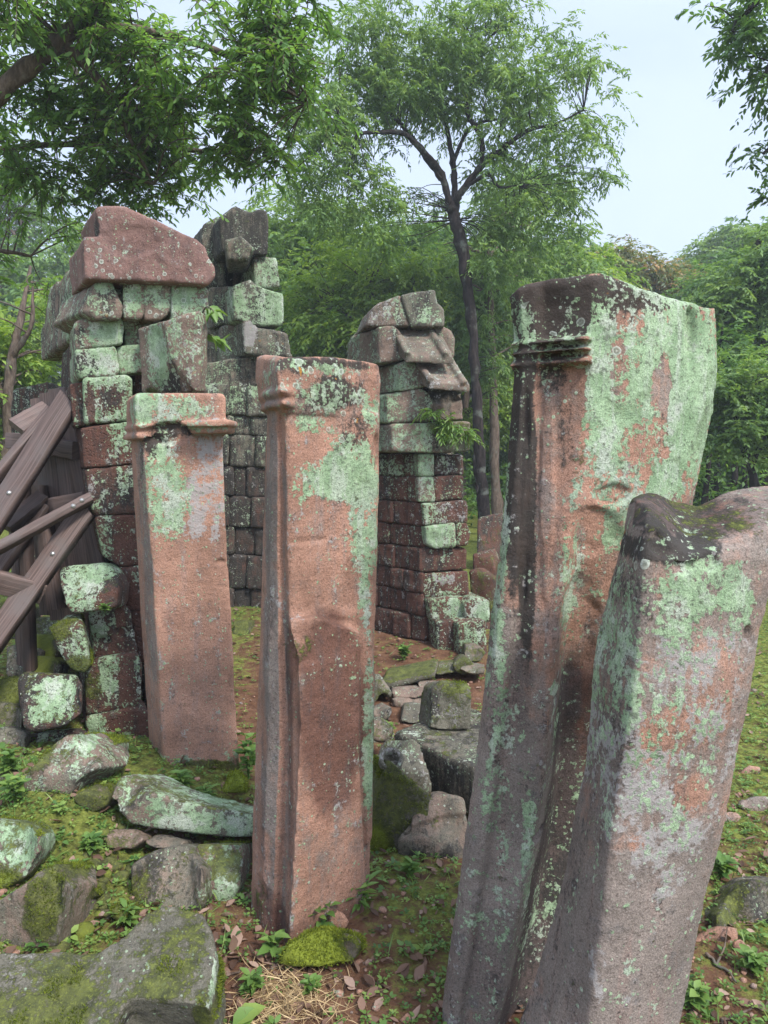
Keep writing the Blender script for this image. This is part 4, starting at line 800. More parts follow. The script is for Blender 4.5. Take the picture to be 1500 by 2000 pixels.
# ------------------------------------------------------------------ stepped ruin behind the middle jamb
def stepped_ruin():
    Y0 = 6.0
    root = empty('stepped_ruin', P(840, 1250, Y0), 'narrow stepped stone ruin behind and right of the middle jamb, ferns on its ledge', 'ruin')
    def blk(pts, a, Y=Y0, ext=(-.12, .4, 0), patches=(), mat=M_LAT, v=.0105, name='stone_block', carve=()):
        stone(name, [prism(pts, Y, ext)], mat, v, parent=root, at=dict(dict(vary=.4, tone=.35, dark=.28, lich=.08), **a), patches=patches, Y=Y, rough=(.009, 5, .006, 26), smooth=3, carve=carve, infl=.005)
    # front stack, each course a left (shaded) and a right block
    blk([(818, 887), (847, 887), (848, 929), (818, 930)], dict(lich=.6, dark=.15), Y0, mat=M_GREY)
    blk([(849, 890), (904, 888), (906, 928), (849, 928)], dict(wht=.3, tone=.7), Y=6.06)
    blk([(817, 933), (848, 932), (850, 980), (818, 980)], dict(lich=.6, dark=.1), mat=M_GREY)
    blk([(849, 932), (905, 930), (907, 974), (850, 980)], dict(tone=-.4), patches=[('tone', 880, 950, 30, 20, -.5)])
    blk([(826, 984), (912, 978), (914, 1020), (828, 1026)], dict(lich=.35, wht=.25), patches=[('lich', 895, 1000, 16, 16, -.9), ('tone', 895, 1000, 20, 20, -.5)], Y=5.97)
    blk([(832, 1030), (888, 1022), (890, 1068), (850, 1072), (834, 1064)], dict(lich=.75), Y=5.95, mat=M_GREY, patches=[('dark', 838, 1050, 8, 26, .6)])
    blk([(892, 1022), (912, 1020), (920, 1040), (914, 1066), (893, 1068)], dict(lich=.4), Y=5.97)
    blk([(818, 1072), (912, 1072), (912, 1112), (820, 1118)], dict(tone=-.3), patches=[('lich', 838, 1076, 14, 8, .4), ('dark', 835, 1100, 20, 30, .2)])
    blk([(826, 1122), (913, 1116), (916, 1162), (828, 1168)], dict(tone=.0), patches=[('wht', 868, 1130, 22, 14, .6), ('lich', 865, 1160, 20, 8, .5)])
    blk([(835, 1172), (905, 1166), (908, 1206), (845, 1212)], dict(lich=.5, dark=.2), Y=5.93, patches=[('lich', 885, 1190, 20, 20, .4)])
    blk([(908, 1182), (925, 1168), (956, 1174), (957, 1214), (912, 1218)], dict(lich=.55, dark=.3), Y=5.85, patches=[('lich', 940, 1195, 18, 20, .4)])
    blk([(854, 1216), (892, 1212), (896, 1285), (856, 1285)], dict(lich=.25, dark=.4), Y=5.85)
    blk([(895, 1218), (948, 1212), (953, 1290), (897, 1290)], dict(lich=.35, dark=.3), Y=5.75)
    # left flank: a wall running back to the left
    o = np.array(P(828, 1000, Y0)); e = np.array([P(728, 1000, 6.42)[0], 6.42, 0]); u = np.array([e[0] - o[0], e[1] - o[1]]); L = float(np.linalg.norm(u)); u /= L
    zs = [Zof(p, Y0) for p in (1300, 1255, 1205, 1160, 1118, 1072, 1028, 982, 932, 886)]
    rnd = random.Random(5)
    for k in range(len(zs) - 1):
        s = 0.0; cut = [0.0]
        while cut[-1] < L * .98: cut.append(min(L, cut[-1] + rnd.uniform(.15, .24)))
        for q in range(len(cut) - 1):
            v, f = boxdir(o, u, cut[q] + .004, cut[q + 1] - .004, zs[k] + .004, zs[k + 1] - .004, -.35, rnd.uniform(-.015, .02))
            up = k / 8
            stone('stone_block', [(v, f)], M_LAT, .012, parent=root, Y=6.2, rough=(.009, 5, .006, 26), smooth=3, infl=.006, at=dict(vary=.35, tone=.1, lich=-.05 + .6 * max(0, up - .5), wht=.08, dark=.34 + .12 * (q > 1)))
    # upper corbels
    blk([(765, 829), (918, 824), (918, 880), (848, 884), (767, 882)], dict(lich=.42, dark=.12), mat=M_GREY, Y=5.95, ext=(-.28, .5, 0), patches=[('lich', 880, 860, 40, 26, -.15), ('tone', 890, 860, 40, 30, .7), ('dark', 850, 845, 10, 40, .6), ('moss', 870, 832, 50, 12, .6)])
    blk([(738, 835, 6.6), (763, 830, 6.3), (765, 882, 6.3), (742, 884, 6.6)], dict(lich=.2), Y=6.4)
    blk([(757, 772), (822, 758), (838, 770), (846, 790), (838, 822), (757, 826)], dict(lich=.45, dark=.1), mat=M_GREY, Y=5.97, ext=(-.28, .5, 0), patches=[('tone', 790, 780, 14, 26, -.8), ('lich', 790, 780, 14, 26, -.4)])
    blk([(836, 762), (902, 756), (904, 818), (838, 822)], dict(tone=.6, lich=-.1, dark=.2), mat=M_GREY, Y=6.14, patches=[('tone', 890, 805, 18, 16, -1.0), ('dark', 850, 765, 40, 14, .7)], carve=[(866, 775, 40, 14, -.05)])
    blk([(738, 772, 6.4), (755, 766, 6.3), (755, 828, 6.3), (740, 832, 6.4)], dict(lich=.2), Y=6.35)
    # sloping cornice with carved edge rolls
    blk([(780, 712), (805, 702), (838, 742), (840, 754), (780, 764)], dict(lich=.42, dark=.15), mat=M_GREY, Y=5.95, ext=(-.28, .5, 0), patches=[('tone', 790, 745, 12, 16, -.7)])
    blk([(742, 718, 6.3), (778, 712, 6.1), (779, 764, 6.1), (744, 772, 6.3)], dict(lich=.25, dark=.3), mat=M_GREY, Y=6.2)
    def slope(pts_front, pts_back, at_, label=None, rolls=()):
        f = np.array([P(*q) for q in pts_front]); b = np.array([P(*q) for q in pts_back]); n = len(f); t = np.array((0, .05, -.16))
        v = np.vstack([f, b, b + t, f + t * np.array((0, 0, .35))])
        faces = []
        for k in range(n - 1):
            for r in range(3): faces.append([r * n + k, r * n + k + 1, (r + 1) * n + k + 1, (r + 1) * n + k])
            faces.append([3 * n + k, 3 * n + k + 1, k + 1, k])
        faces += [[0, n, 2 * n, 3 * n], [n - 1, 4 * n - 1, 3 * n - 1, 2 * n - 1]]
        solids = [(v, faces)]
        for a, c in rolls:
            tb = Buf(); tube(tb, [P(*a), P(*c)], .03, 8); vv = np.concatenate(tb.v); ff = tb.loops[0].reshape(-1, 4).tolist() + [list(range(8)), list(range(15, 7, -1))]
            solids.append((vv, ff))
        stone('cornice_stone', solids, M_GREY, .0105, parent=root, at=dict(dict(tone=.5, vary=.3, dark=.1, lich=.0), **at_), Y=5.9, rough=(.006, 5, .004, 26), smooth=2, label=label)
    slope([(838, 746, 5.74), (918, 752, 5.74)], [(806, 702, 6.08), (886, 699, 6.08)], dict(wht=.2, spot=.3), rolls=[((842, 744, 5.73), (810, 701, 6.05)), ((908, 750, 5.73), (874, 699, 6.05))])
    slope([(792, 695, 5.80), (888, 698, 5.80)], [(762, 640, 6.15), (855, 638, 6.15)], dict(moss=.2, spot=.2), rolls=[((872, 694, 5.79), (836, 640, 6.12)), ((797, 693, 5.79), (768, 640, 6.12))])
    blk([(800, 702), (884, 700), (896, 744), (840, 748)], dict(dark=.3, tone=.8), mat=M_GREY, Y=6.15)
    blk([(745, 642), (852, 640), (876, 696), (748, 700)], dict(dark=.3, tone=.8), mat=M_GREY, Y=6.25)
    blk([(880, 645), (862, 636), (848, 640), (870, 698), (886, 698), (888, 660)], dict(lich=.3, dark=.2), mat=M_GREY, Y=6.05, ext=(0, .4, 0))
    blk([(740, 640), (770, 636), (800, 672), (775, 672), (790, 698), (788, 704), (742, 708)], dict(lich=.3, dark=.15), mat=M_GREY, Y=5.98, ext=(-.25, .5, 0), patches=[('tone', 755, 680, 16, 20, -1.0), ('lich', 755, 680, 16, 20, -.5)])
    blk([(700, 660, 6.4), (714, 640, 6.3), (738, 640, 6.2), (740, 706, 6.2), (698, 702, 6.4)], dict(lich=.35, dark=.25), mat=M_GREY, Y=6.3, patches=[('tone', 712, 680, 8, 30, -1), ('lich', 712, 680, 8, 30, -.6)])
    blk([(714, 637), (728, 602), (741, 591), (781, 577), (801, 636)], dict(wht=.25, dark=.2, spot=.3), mat=M_GREY, Y=6.0, ext=(-.1, .5, 0))
    blk([(783, 577), (800, 573), (848, 567), (853, 592), (867, 604), (868, 637), (803, 637)], dict(lich=.25, dark=.25, tone=.8), mat=M_GREY, Y=5.98, ext=(0, .45, 0), patches=[('lich', 840, 618, 26, 16, .4)])
    stone('ruin_core', [prism([(750, 640), (860, 640), (880, 720), (890, 880), (890, 1260), (826, 1260), (760, 1000), (750, 880)], 6.3, (-.15, .6, 0))], M_LAT, .05, parent=root, at=dict(dark=.6), Y=6.3)
stepped_ruin()
# low wall of red and mossy stones right of the stepped ruin
for lab, pts, Y, at in [
    ('upper sloping mossy red block right of the stepped ruin', [(922, 1082), (960, 1072), (968, 1100), (964, 1165), (924, 1165)], 6.7, dict(tone=.1, moss=.25)),
    ('broken mossy slab below the upper sloping block', [(914, 1112), (940, 1108), (966, 1130), (966, 1215), (926, 1215)], 6.45, dict(tone=.2, moss=.4)),
    ('dark squat block at the foot of the sloping slabs', [(926, 1160), (970, 1162), (972, 1245), (926, 1245)], 6.4, dict(tone=.5, dark=.5, lich=.2))]:
    loose(lab, pts, Y, (.1, .4, .02), at, M_LAT, vox=.02, group='rubble stones', name='rubble_stone')
loose('long low laterite wall far behind the stepped ruin under the trees', [(930, 1130), (930, 1010), (975, 1002), (1010, 1006), (1010, 1130)], 9.5, (.2, .5, 0), dict(dark=.45, moss=.2), M_LAT, vox=.03, name='low_wall', group=None)
loose('small dark ruined wall behind the timber prop at the far left', [(22, 760, 7.2), (60, 752, 7.2), (96, 744, 7.2), (100, 830, 7.2), (100, 1150, 7.2), (30, 1150, 7.2), (18, 900, 7.2)], 7.2, (-.1, .6, 0), dict(dark=.65, lich=.2, topmoss=.6), M_LAT, vox=.035, name='ruined_wall', group=None)

finish_stones()
def moss_fuzz():
    for S in STONES:
        if 'fuzz' not in S: continue
        p, d, t, org = S['fuzz']; k = len(p); r_ = np.random.default_rng(S['seed'])
        L = r_.uniform(.004, .011, k); s_ = unit(np.cross(d, r_.normal(size=(k, 3)))) * (L * .22)[:, None]
        v = np.stack([p - s_, p + s_, p + d * L[:, None]], 1).reshape(-1, 3)
        b = Buf(); b.add(v, np.arange(3 * k).reshape(-1, 3), tint=np.repeat(t, 3))
        o = b.build('moss', L_MOSS, S['o'], org); o['kind'] = 'stuff'
moss_fuzz()
for b, o in SOCKET:
    s = b.build('socket_rim', M_GREY, o, tuple(o.location), True); s['label'] = 'round socket hole with a raised rim'


# ------------------------------------------------------------------ timber prop
def timber():
    root = empty('timber_prop', P(90, 1180, 4.3), 'dark brown timber shoring of crossed braces and planks at the left edge', 'timber prop')
    org = np.array(root.location)
    def plank(name, a, b, w, t, roll=0.0, bolts=(), cut=0.0, foot=False):
        a = np.array(P(*a)); b = np.array(P(*b))
        if foot:                                   # run on down to the ground
            while b[2] > float(gz(b[:1], b[1:2])[0]) - .05: b = b + (b - a) * .01
        ax = b - a; L = np.linalg.norm(ax); ax /= L
        wv = np.cross(ax, (math.sin(roll), math.cos(roll), 0)); wv /= np.linalg.norm(wv); nv = np.cross(wv, ax)
        n = 14; bb = Buf(); V = []; al = []; ac = []
        for i in range(n):
            u = i / (n - 1); c = a + ax * L * u
            for q, (p, r) in enumerate(((-1, -1), (-.92, -1.08), (.92, -1.08), (1, -1), (1, 1), (-1, 1))):
                sh = cut * p * (1 if i in (0, n - 1) else 0)
                jit = RNG.normal(0, .0015, 3)
                V.append(c + wv * p * w / 2 + nv * r * t / 2 + ax * sh + jit); al.append(u * L * 1.0); ac.append(p * w + r * t * .5)
        F = [[i * 6 + q, i * 6 + (q + 1) % 6, (i + 1) * 6 + (q + 1) % 6, (i + 1) * 6 + q] for i in range(n - 1) for q in range(6)]
        V = np.array(V); bb.add(V, F, along=al, across=ac)
        bb.add(V[[0, 1, 2, 3, 4, 5]], [[0, 5, 4, 3, 2, 1]], along=0, across=ac[:6]); bb.add(V[-6:], [[0, 1, 2, 3, 4, 5]], along=L, across=ac[:6])
        o = bb.build(name, M_WOOD, root, org)
        for (u, p) in bolts:
            c = a + ax * L * u + wv * p * w / 2; k = -nv if nv[1] > 0 else nv
            tb = Buf(); r = .013
            tube(tb, [c + k * (t / 2), c + k * (t / 2 + .007), c + k * (t / 2 + .012), c + k * (t / 2 + .014)], [r * 1.1, r, r * .6, .0005], 12)
            me = tb.mesh('bolt', org, True); bo = mesh_object('bolt', me, M_BOLT, o)
    # vertical boards
    for (x0, y0, x1, y1, w, Y) in [(62, 800, 96, 1200, .10, 4.75), (78, 778, 118, 1210, .11, 4.66), (96, 768, 140, 1215, .11, 4.58), (116, 760, 168, 1205, .12, 4.5), (132, 765, 190, 1195, .09, 4.42), (150, 900, 205, 1160, .09, 4.36)]:
        plank('board', (x0, y0, Y), (x1, y1, Y - .1), w, .05, .25)
    plank('post', (-66, 1000, 3.8), (-66, 1300, 3.8), .09, .09, .2, [], 0.0, True)
    plank('post', (74, 950, 4.5), (112, 1190, 4.4), .08, .08, .3)
    plank('post', (34, 1010, 4.6), (52, 1320, 4.5), .06, .08, .3)
    plank('post', (44, 880, 4.4), (60, 1310, 4.3), .05, .06, .3)
    plank('brace', (136, 782, 4.2), (-90, 1140, 3.75), .125, .06, .2, [(.27, .2)], .03, True)
    plank('brace', (172, 990, 4.1), (-70, 1335, 3.7), .112, .06, .2, [(.20, .1), (.60, .2)], .03, True)
    plank('brace', (178, 972, 4.05), (-60, 1102, 3.7), .05, .07, .2, [(.08, 0), (.16, .2)])
    plank('brace', (84, 1158, 3.95), (-60, 1122, 3.75), .115, .045, .2, [(.10, -.5), (.14, .1), (.10, .6)])
    plank('brace', (102, 808, 4.35), (-60, 1000, 4.0), .05, .09, .3, [], .02, True)
    plank('brace', (96, 800, 4.4), (32, 836, 4.25), .12, .05, .3)
    plank('brace', (86, 850, 4.45), (-60, 1030, 4.2), .10, .06, .3, [], .0, True)
    plank('brace', (84, 985, 4.4), (-60, 1190, 4.1), .10, .06, .3, [], .0, True)
    plank('rail', (150, 880, 4.3), (20, 860, 4.7), .10, .06, .3)
    plank('rail', (172, 975, 4.25), (30, 1000, 4.6), .09, .06, .3)
    plank('brace', (84, 970, 4.4), (10, 1030, 4.2), .09, .05, .3)
timber()


# ------------------------------------------------------------------ leaves and trees
LEAF4 = (np.array([(0, 0), (.45, .5), (1, 0), (.45, -.5)]), np.array([[0, 1, 2, 3]]))
LEAF6 = (np.array([(0, 0), (.30, .42), (.66, .40), (1, 0), (.66, -.40), (.30, -.42)]), np.array([[0, 1, 2, 3, 4, 5]]))
LEAF8 = (np.array([(0, 0), (.22, .36), (.5, .5), (.78, .3), (1, 0), (.5, 0), (.78, -.3), (.5, -.5), (.22, -.36)]), np.array([[0, 1, 2, 5], [5, 2, 3, 4], [0, 5, 7, 8], [5, 4, 6, 7]]))
def leaves(buf, pos, dirs, nrm, L, w, tint, shape=LEAF4, curl=.15, fold=.15):
    t, f = shape; k = len(t); n = len(pos); d = unit(dirs); s = unit(np.cross(d, nrm)); nn = np.cross(s, d)
    L = np.broadcast_to(L, (n,)); q = t[:, 0][None, :, None]; p = t[:, 1][None, :, None]; LL = L[:, None, None]
    v = pos[:, None] + LL * (q * d[:, None] + w * p * s[:, None] + (-curl * q * q + fold * np.abs(p)) * nn[:, None])
    F = (f[None] + (np.arange(n) * k)[:, None, None]).reshape(-1, f.shape[1])
    buf.add(v.reshape(-1, 3), F, tint=np.repeat(np.broadcast_to(tint, (n,)), k))
def sprays(buf, cen, rad, tw, lv, L, w, rng, shape=LEAF4, droop=.5, flat=.55, tint0=None, wood=None, spread=.25, tl=1.0):
    """clumps of leafy twigs round the centres"""
    n = len(cen); cen = np.repeat(cen, tw, 0); rad = np.repeat(np.broadcast_to(rad, (n,)), tw)
    ct = np.repeat(rng.uniform(.25, .75, n) if tint0 is None else tint0, tw)
    d = rng.normal(size=(n * tw, 3)); d[:, 2] = d[:, 2] * flat + .05; d = unit(d)
    st = cen + rng.normal(size=cen.shape) * (rad * spread)[:, None] * (1, 1, .7); ln = rad * rng.uniform(.55, 1.15, n * tw) * tl
    u = np.linspace(.12, 1, lv)
    pos = st[:, None] + d[:, None] * (u[None, :, None] * ln[:, None, None]); pos[..., 2] -= droop * (u[None] ** 2) * ln[:, None] * .6
    td = d[:, None] + np.array((0, 0, -droop * 1.0)) * u[None, :, None]
    side = np.cross(d, (0, 0, 1.0)); side = unit(side + 1e-6)
    sg = np.where(np.arange(lv) % 2 == 0, 1.0, -1.0)
    ld = td + side[:, None] * sg[None, :, None] * 1.0 + rng.normal(size=td.shape) * .28; ld[..., 2] -= droop * .35
    nr = rng.normal(size=ld.shape) * .45; nr[..., 2] += 1
    m = n * tw * lv
    tint = np.clip(np.repeat(ct, lv) + rng.normal(0, .16, m), 0, 1)
    leaves(buf, pos.reshape(-1, 3), ld.reshape(-1, 3), nr.reshape(-1, 3), L * rng.uniform(.65, 1.25, m), w, tint, shape)
    if wood is not None:
        for i in range(0, n * tw):
            pts = st[i] + d[i] * (np.array((0, .5, 1.0)) * ln[i])[:, None]; pts[:, 2] -= droop * np.array((0, .25, 1)) * ln[i] * .6
            tube(wood, pts, (.004, .003, .0015), 3)
def in_blobs(blobs, n, rng, gap=None, hollow=.35):
    """points inside ellipsoids given as (px, py, Y, rx px, ry px, depth m, weight)"""
    w = np.array([b[6] if len(b) > 6 else b[3] * b[4] for b in blobs], float); w /= w.sum()
    out = []
    while sum(map(len, out)) < n:
        k = rng.choice(len(blobs), 4 * n, p=w); B = np.array([(*P(b[0], b[1], b[2]), b[3] * b[2] / FPX, b[5], b[4] * b[2] / FPX) for b in blobs])[k]
        q = unit(rng.normal(size=(4 * n, 3))) * (rng.uniform(hollow ** 3, 1, (4 * n, 1)) ** (1 / 3)); p = B[:, :3] + q * B[:, 3:]
        if gap: p = p[(fbm(p, gap[0], 2, gap[2]) > gap[1])]
        out.append(p)
    return np.concatenate(out)[:n]
def connect(wood, cen, limbs, rng, r0=.018, frac=1.0):
    nodes = np.concatenate([l[:, :3] for l in limbs])
    for c in cen:
        if rng.random() > frac: continue
        d = np.linalg.norm(nodes - c, axis=1) + .6 * np.maximum(0, nodes[:, 2] - c[2] + .1); a = nodes[int(np.argmin(d))]
        L = np.linalg.norm(c - a); m = (a + c) / 2 + np.array((0, 0, .12 * L)) + rng.normal(0, .06 * L, 3)
        p = spline([a, m, c], 4); tube(wood, p, np.linspace(r0 * (.5 + .35 * L), r0 * .25, len(p)), 5)
def limb(pts, k=6):
    """(px, py, Y, radius m) -> smooth polyline x, y, z, r"""
    return spline([(*P(a, b, Y), r) for a, b, Y, r in pts], k)
def make_tree(name, label, group, limbs, cen, rad, tw, lv, L, w, leafm, bark, rng, shape=LEAF4, droop=.5, flat=.55, con=1.0, r0=.018, tints=None, sides=9, cat='tree', twigs=False, wob=.02, tl=1.0):
    base = limbs[0][0, :3].copy(); root = empty(name, base, label, cat, group)
    wb = Buf()
    for l in limbs:
        l = l.copy(); l[1:-1, :3] += rng.normal(0, wob, l[1:-1, :3].shape) * np.minimum(1, l[1:-1, 3:4] * 6)
        tube(wb, l[:, :3], l[:, 3] * (1 + .10 * rng.normal(size=len(l))), sides)
    connect(wb, cen, limbs[1:] if len(limbs) > 3 else limbs, rng, r0, con)
    cb = Buf(); sprays(cb, cen, rad, tw, lv, L, w, rng, shape, droop, flat, tints, wb if twigs else None, tl=tl)
    wb.build('trunk', bark, root, base, True); cb.build('crown', leafm, root, base)
    return root

def main_tree():
    rng = np.random.default_rng(3); Y = 12.5
    limbs = [limb([(968, 1110, Y, .17), (950, 1040, Y, .135), (938, 900, Y, .115), (930, 760, Y, .108), (922, 640, Y, .105), (908, 520, Y, .115), (890, 430, Y, .12), (876, 400, Y, .12)]),
             limb([(880, 408, Y, .10), (862, 340, Y, .075), (835, 305, Y - .2, .07), (790, 262, Y - .5, .055), (740, 258, Y - .7, .04), (690, 258, Y - .9, .03), (660, 225, Y - 1, .018)]),
             limb([(862, 350, Y, .07), (826, 300, Y + .1, .055), (790, 250, Y + .2, .05), (765, 220, Y + .3, .035), (750, 170, Y + .4, .022)]),
             limb([(890, 430, Y, .10), (888, 350, Y + .2, .075), (882, 300, Y + .3, .06), (868, 230, Y + .5, .045), (845, 190, Y + .5, .035), (800, 180, Y + .6, .02)]),
             limb([(884, 400, Y, .10), (905, 370, Y - .1, .08), (940, 325, Y - .2, .07), (975, 295, Y - .3, .06), (1030, 255, Y - .4, .045), (1085, 242, Y - .5, .03), (1140, 215, Y - .6, .015)]),
             limb([(942, 325, Y - .2, .06), (940, 270, Y - .2, .055), (915, 225, Y, .05), (912, 170, Y, .04), (930, 100, Y, .028), (970, 60, Y, .015)]),
             limb([(905, 368, Y - .1, .045), (952, 342, Y - .3, .04), (975, 365, Y - .4, .03), (1015, 362, Y - .5, .018)]),
             limb([(884, 320, Y + .2, .05), (905, 270, Y + .4, .04), (925, 245, Y + .5, .035), (975, 235, Y + .6, .03), (972, 285, Y + .4, .02)])]
    bl = [(720, 120, Y, 120, 110, 1.0), (850, 70, Y, 150, 110, 1.2), (980, 110, Y, 140, 130, 1.2), (1090, 190, Y - .3, 110, 110, 1.0), (1140, 290, Y - .4, 60, 110, .7), (640, 220, Y - .8, 90, 120, .8), (600, 300, Y - .9, 60, 80, .5),
          (760, 200, Y, 100, 80, 1.0), (900, 190, Y + .5, 120, 70, 1.2), (1020, 320, Y, 120, 80, .9), (640, 330, Y - .8, 80, 110, .7), (730, 400, Y - .4, 70, 90, .6), (1050, 420, Y - .2, 110, 70, .7), (980, 480, Y, 60, 70, .6), (830, 150, Y, 120, 90, 1.0), (1170, 360, Y - .4, 40, 25, .4), (820, 420, Y + .6, 70, 60, .5)]
    for l in limbs[:1]: l[:, 3] *= .80
    for l in limbs[1:]: l[:, 3] *= .74
    cen = in_blobs(bl, 720, rng, (1.1, -.28, 5), .2)
    make_tree('slender_tree', 'tall dark slender trunk forking into a wide airy crown behind the stepped ruin', None, limbs, cen, rng.uniform(.24, .42, len(cen)), 7, 12, .085, .36, L_MID, M_BARK, rng, LEAF4, .75, .6, .45, .010)
main_tree()

def left_canopy():
    rng = np.random.default_rng(8)
    limbs = [limb([(-620, 1480, 5.6, .20), (-520, 900, 5.6, .17), (-330, 500, 5.5, .13), (-150, 310, 5.3, .085), (0, 180, 5.2, .066), (110, 85, 5.2, .058), (200, -5, 5.2, .052), (330, -180, 5.2, .04)]),
             limb([(-150, 310, 5.3, .06), (-60, 60, 5.6, .045), (50, 60, 5.8, .032), (120, 105, 5.8, .03), (175, 190, 5.8, .026), (198, 240, 5.8, .02)]),
             limb([(-330, 500, 5.5, .07), (-120, 330, 5.9, .04), (60, 285, 6.0, .026), (200, 285, 6.0, .022), (330, 290, 6.0, .018), (450, 300, 5.9, .012)]),
             limb([(150, 40, 5.2, .05), (280, 60, 5.4, .03), (400, 90, 5.5, .022), (520, 150, 5.5, .014), (600, 200, 5.4, .008)]),
             limb([(-330, 500, 5.5, .06), (-150, 480, 6.1, .04), (0, 490, 6.3, .02), (60, 500, 6.4, .012)]),
             limb([(120, 75, 5.2, .04), (230, 200, 5.4, .022), (250, 260, 5.5, .014), (300, 360, 5.7, .008)])]
    bl = [(80, 60, 5.4, 170, 110, .7), (300, 60, 5.4, 160, 110, .7), (470, 60, 5.3, 120, 90, .6), (560, 130, 5.2, 70, 80, .4), (400, 190, 5.4, 130, 80, .6), (230, 220, 5.7, 170, 90, .7), (450, 270, 5.5, 100, 55, .5), (500, 310, 5.4, 60, 30, .3),
          (60, 250, 5.9, 130, 110, .7), (270, 330, 5.9, 150, 60, .6), (80, 400, 6.3, 130, 80, .7), (30, 520, 6.6, 90, 70, .6), (330, 130, 5.3, 120, 80, .5), (160, 370, 6.1, 110, 60, .5), (600, 40, 5.2, 30, 60, .3), (400, 340, 5.8, 70, 26, .3)]
    cen = in_blobs(bl, 360, rng, (1.7, -.08, 15), .1)
    make_tree('overhanging_tree', 'dark green tree overhanging from the left, thick bough slanting across the top left corner', None, limbs, cen, rng.uniform(.17, .31, len(cen)), 6, 13, .062, .38, L_NEAR, M_BARK2, rng, LEAF6, .55, .5, .75, .010, twigs=True)
left_canopy()

def right_branches():
    rng = np.random.default_rng(18); Y = 8
    limbs = [limb([(1900, 1150, Y + 1, .20), (1860, 600, Y + 1, .17), (1800, 250, Y + .8, .13), (1680, 60, Y + .4, .08), (1540, -20, Y, .045), (1450, 30, Y, .02), (1430, 60, Y, .012)]),
             limb([(1800, 250, Y + .8, .09), (1650, 130, Y + .4, .05), (1530, 100, Y, .03), (1490, 150, Y, .015)]),
             limb([(1830, 400, Y + .8, .09), (1680, 300, Y + .4, .05), (1550, 260, Y, .03), (1490, 300, Y, .014)])]
    bl = [(1460, 20, Y, 90, 40, .5), (1500, 80, Y, 60, 60, .5), (1560, 40, Y, 120, 110, .8), (1510, 165, Y, 40, 40, .4), (1520, 290, Y, 50, 50, .4), (1600, 250, Y + .3, 110, 110, .8), (1700, 120, Y + .5, 140, 160, 1.0), (1530, 390, Y + .4, 60, 40, .5), (1760, 320, Y + .6, 120, 140, .9)]
    cen = in_blobs(bl, 130, rng, None, .1)
    make_tree('overhanging_tree', 'leafy branches reaching in from outside the frame at the top right corner', None, limbs, cen, rng.uniform(.22, .36, len(cen)), 8, 12, .085, .42, L_DARK, M_BARK, rng, LEAF6, .5, .55, .8, .012)
    # a bough of the same kind of tree hanging into the top edge, out of a tree behind the camera
    limbs = [limb([(300, 2300, -2.2 + 4.4, .01), (301, 2301, 2.2, .01)])]
right_branches()

def simple_tree(name, label, group, trunk, blobs, n, leafm, bark, seed, rad=(.4, .7), tw=9, lv=11, L=.13, w=.42, droop=.5, gap=(.7, -.25), con=.6, r0=.02, flat=.55, hollow=.25):
    rng = np.random.default_rng(seed)
    limbs = [limb(t) for t in trunk]
    cen = in_blobs(blobs, n, rng, (gap[0], gap[1], seed), hollow)
    z0 = gz(cen[:, 0], cen[:, 1]); cen[:, 2] = np.maximum(cen[:, 2], z0 + .25)
    return make_tree(name, label, group, limbs, cen, rng.uniform(*rad, len(cen)), tw, lv, L, w, leafm, bark, rng, LEAF4, droop, flat, con, r0, sides=7)

simple_tree('yellow_green_tree', 'bright yellow green bushy tree lit up behind the middle jamb and the stepped ruin', None,
            [[(735, 1010, 15, .12), (730, 800, 15, .10), (745, 650, 15, .07), (720, 560, 15, .04)], [(738, 700, 15, .06), (790, 600, 15, .03)], [(738, 690, 15, .06), (670, 600, 15, .03)]],
            [(720, 530, 15, 130, 60, 1.4), (650, 590, 15, 90, 70, 1.3), (790, 560, 15, 80, 70, 1.2), (700, 640, 15, 140, 60, 1.3), (600, 640, 15.2, 60, 60, 1.0), (720, 720, 15, 110, 50, 1.2)], 210, L_LIGHT, M_BARK2, 31, (.4, .65), 9, 11, .13)
simple_tree('green_tree', 'mid green tree rising behind the dark tower and middle jamb', None,
            [[(600, 1020, 18, .16), (596, 800, 18, .13), (585, 500, 18, .09), (590, 380, 18, .05)]],
            [(610, 420, 18, 90, 50, 1.6), (640, 480, 18, 100, 70, 1.6), (545, 500, 18, 80, 90, 1.6), (600, 560, 17.5, 110, 80, 1.6), (570, 660, 17.5, 100, 70, 1.5)], 200, L_MID, M_BARK2, 32, (.5, .8), 9, 11, .15)
simple_tree('light_green_tree', 'pale green tree with a grey trunk seen at the far left beside the ruined gateway', None,
            [[(10, 1010, 9.5, .09), (14, 850, 9.5, .075), (22, 720, 9.5, .06), (40, 620, 9.6, .04), (60, 520, 9.8, .02)], [(22, 700, 9.5, .04), (60, 640, 9.4, .03), (64, 560, 9.4, .015)], [(16, 800, 9.5, .05), (-40, 680, 9.5, .03)]],
            [(10, 640, 9.6, 90, 60, .8), (70, 580, 9.8, 70, 50, .8), (40, 700, 9.8, 70, 40, .8), (-60, 720, 9.6, 90, 100, 1.0), (0, 860, 10, 70, 70, .9), (30, 790, 10.2, 60, 50, .9)], 150, L_LIGHT, M_BARK2, 33, (.25, .42), 8, 11, .09)
simple_tree('weeping_tree', 'thin tree with drooping dark foliage just right of the slender trunk', None,
            [[(972, 1060, 14.5, .11), (966, 900, 14.5, .09), (962, 700, 14.5, .07), (955, 520, 14.6, .05), (960, 420, 14.6, .03)]],
            [(960, 560, 15, 80, 90, 1.0), (1010, 500, 15.2, 70, 80, 1.0), (930, 650, 15.4, 50, 90, .8), (980, 700, 15.4, 50, 90, .8), (870, 560, 15.5, 60, 80, .9)], 170, L_MID, M_BARK2, 34, (.3, .5), 9, 13, .11, .3, .95, (.8, -.15), .5)
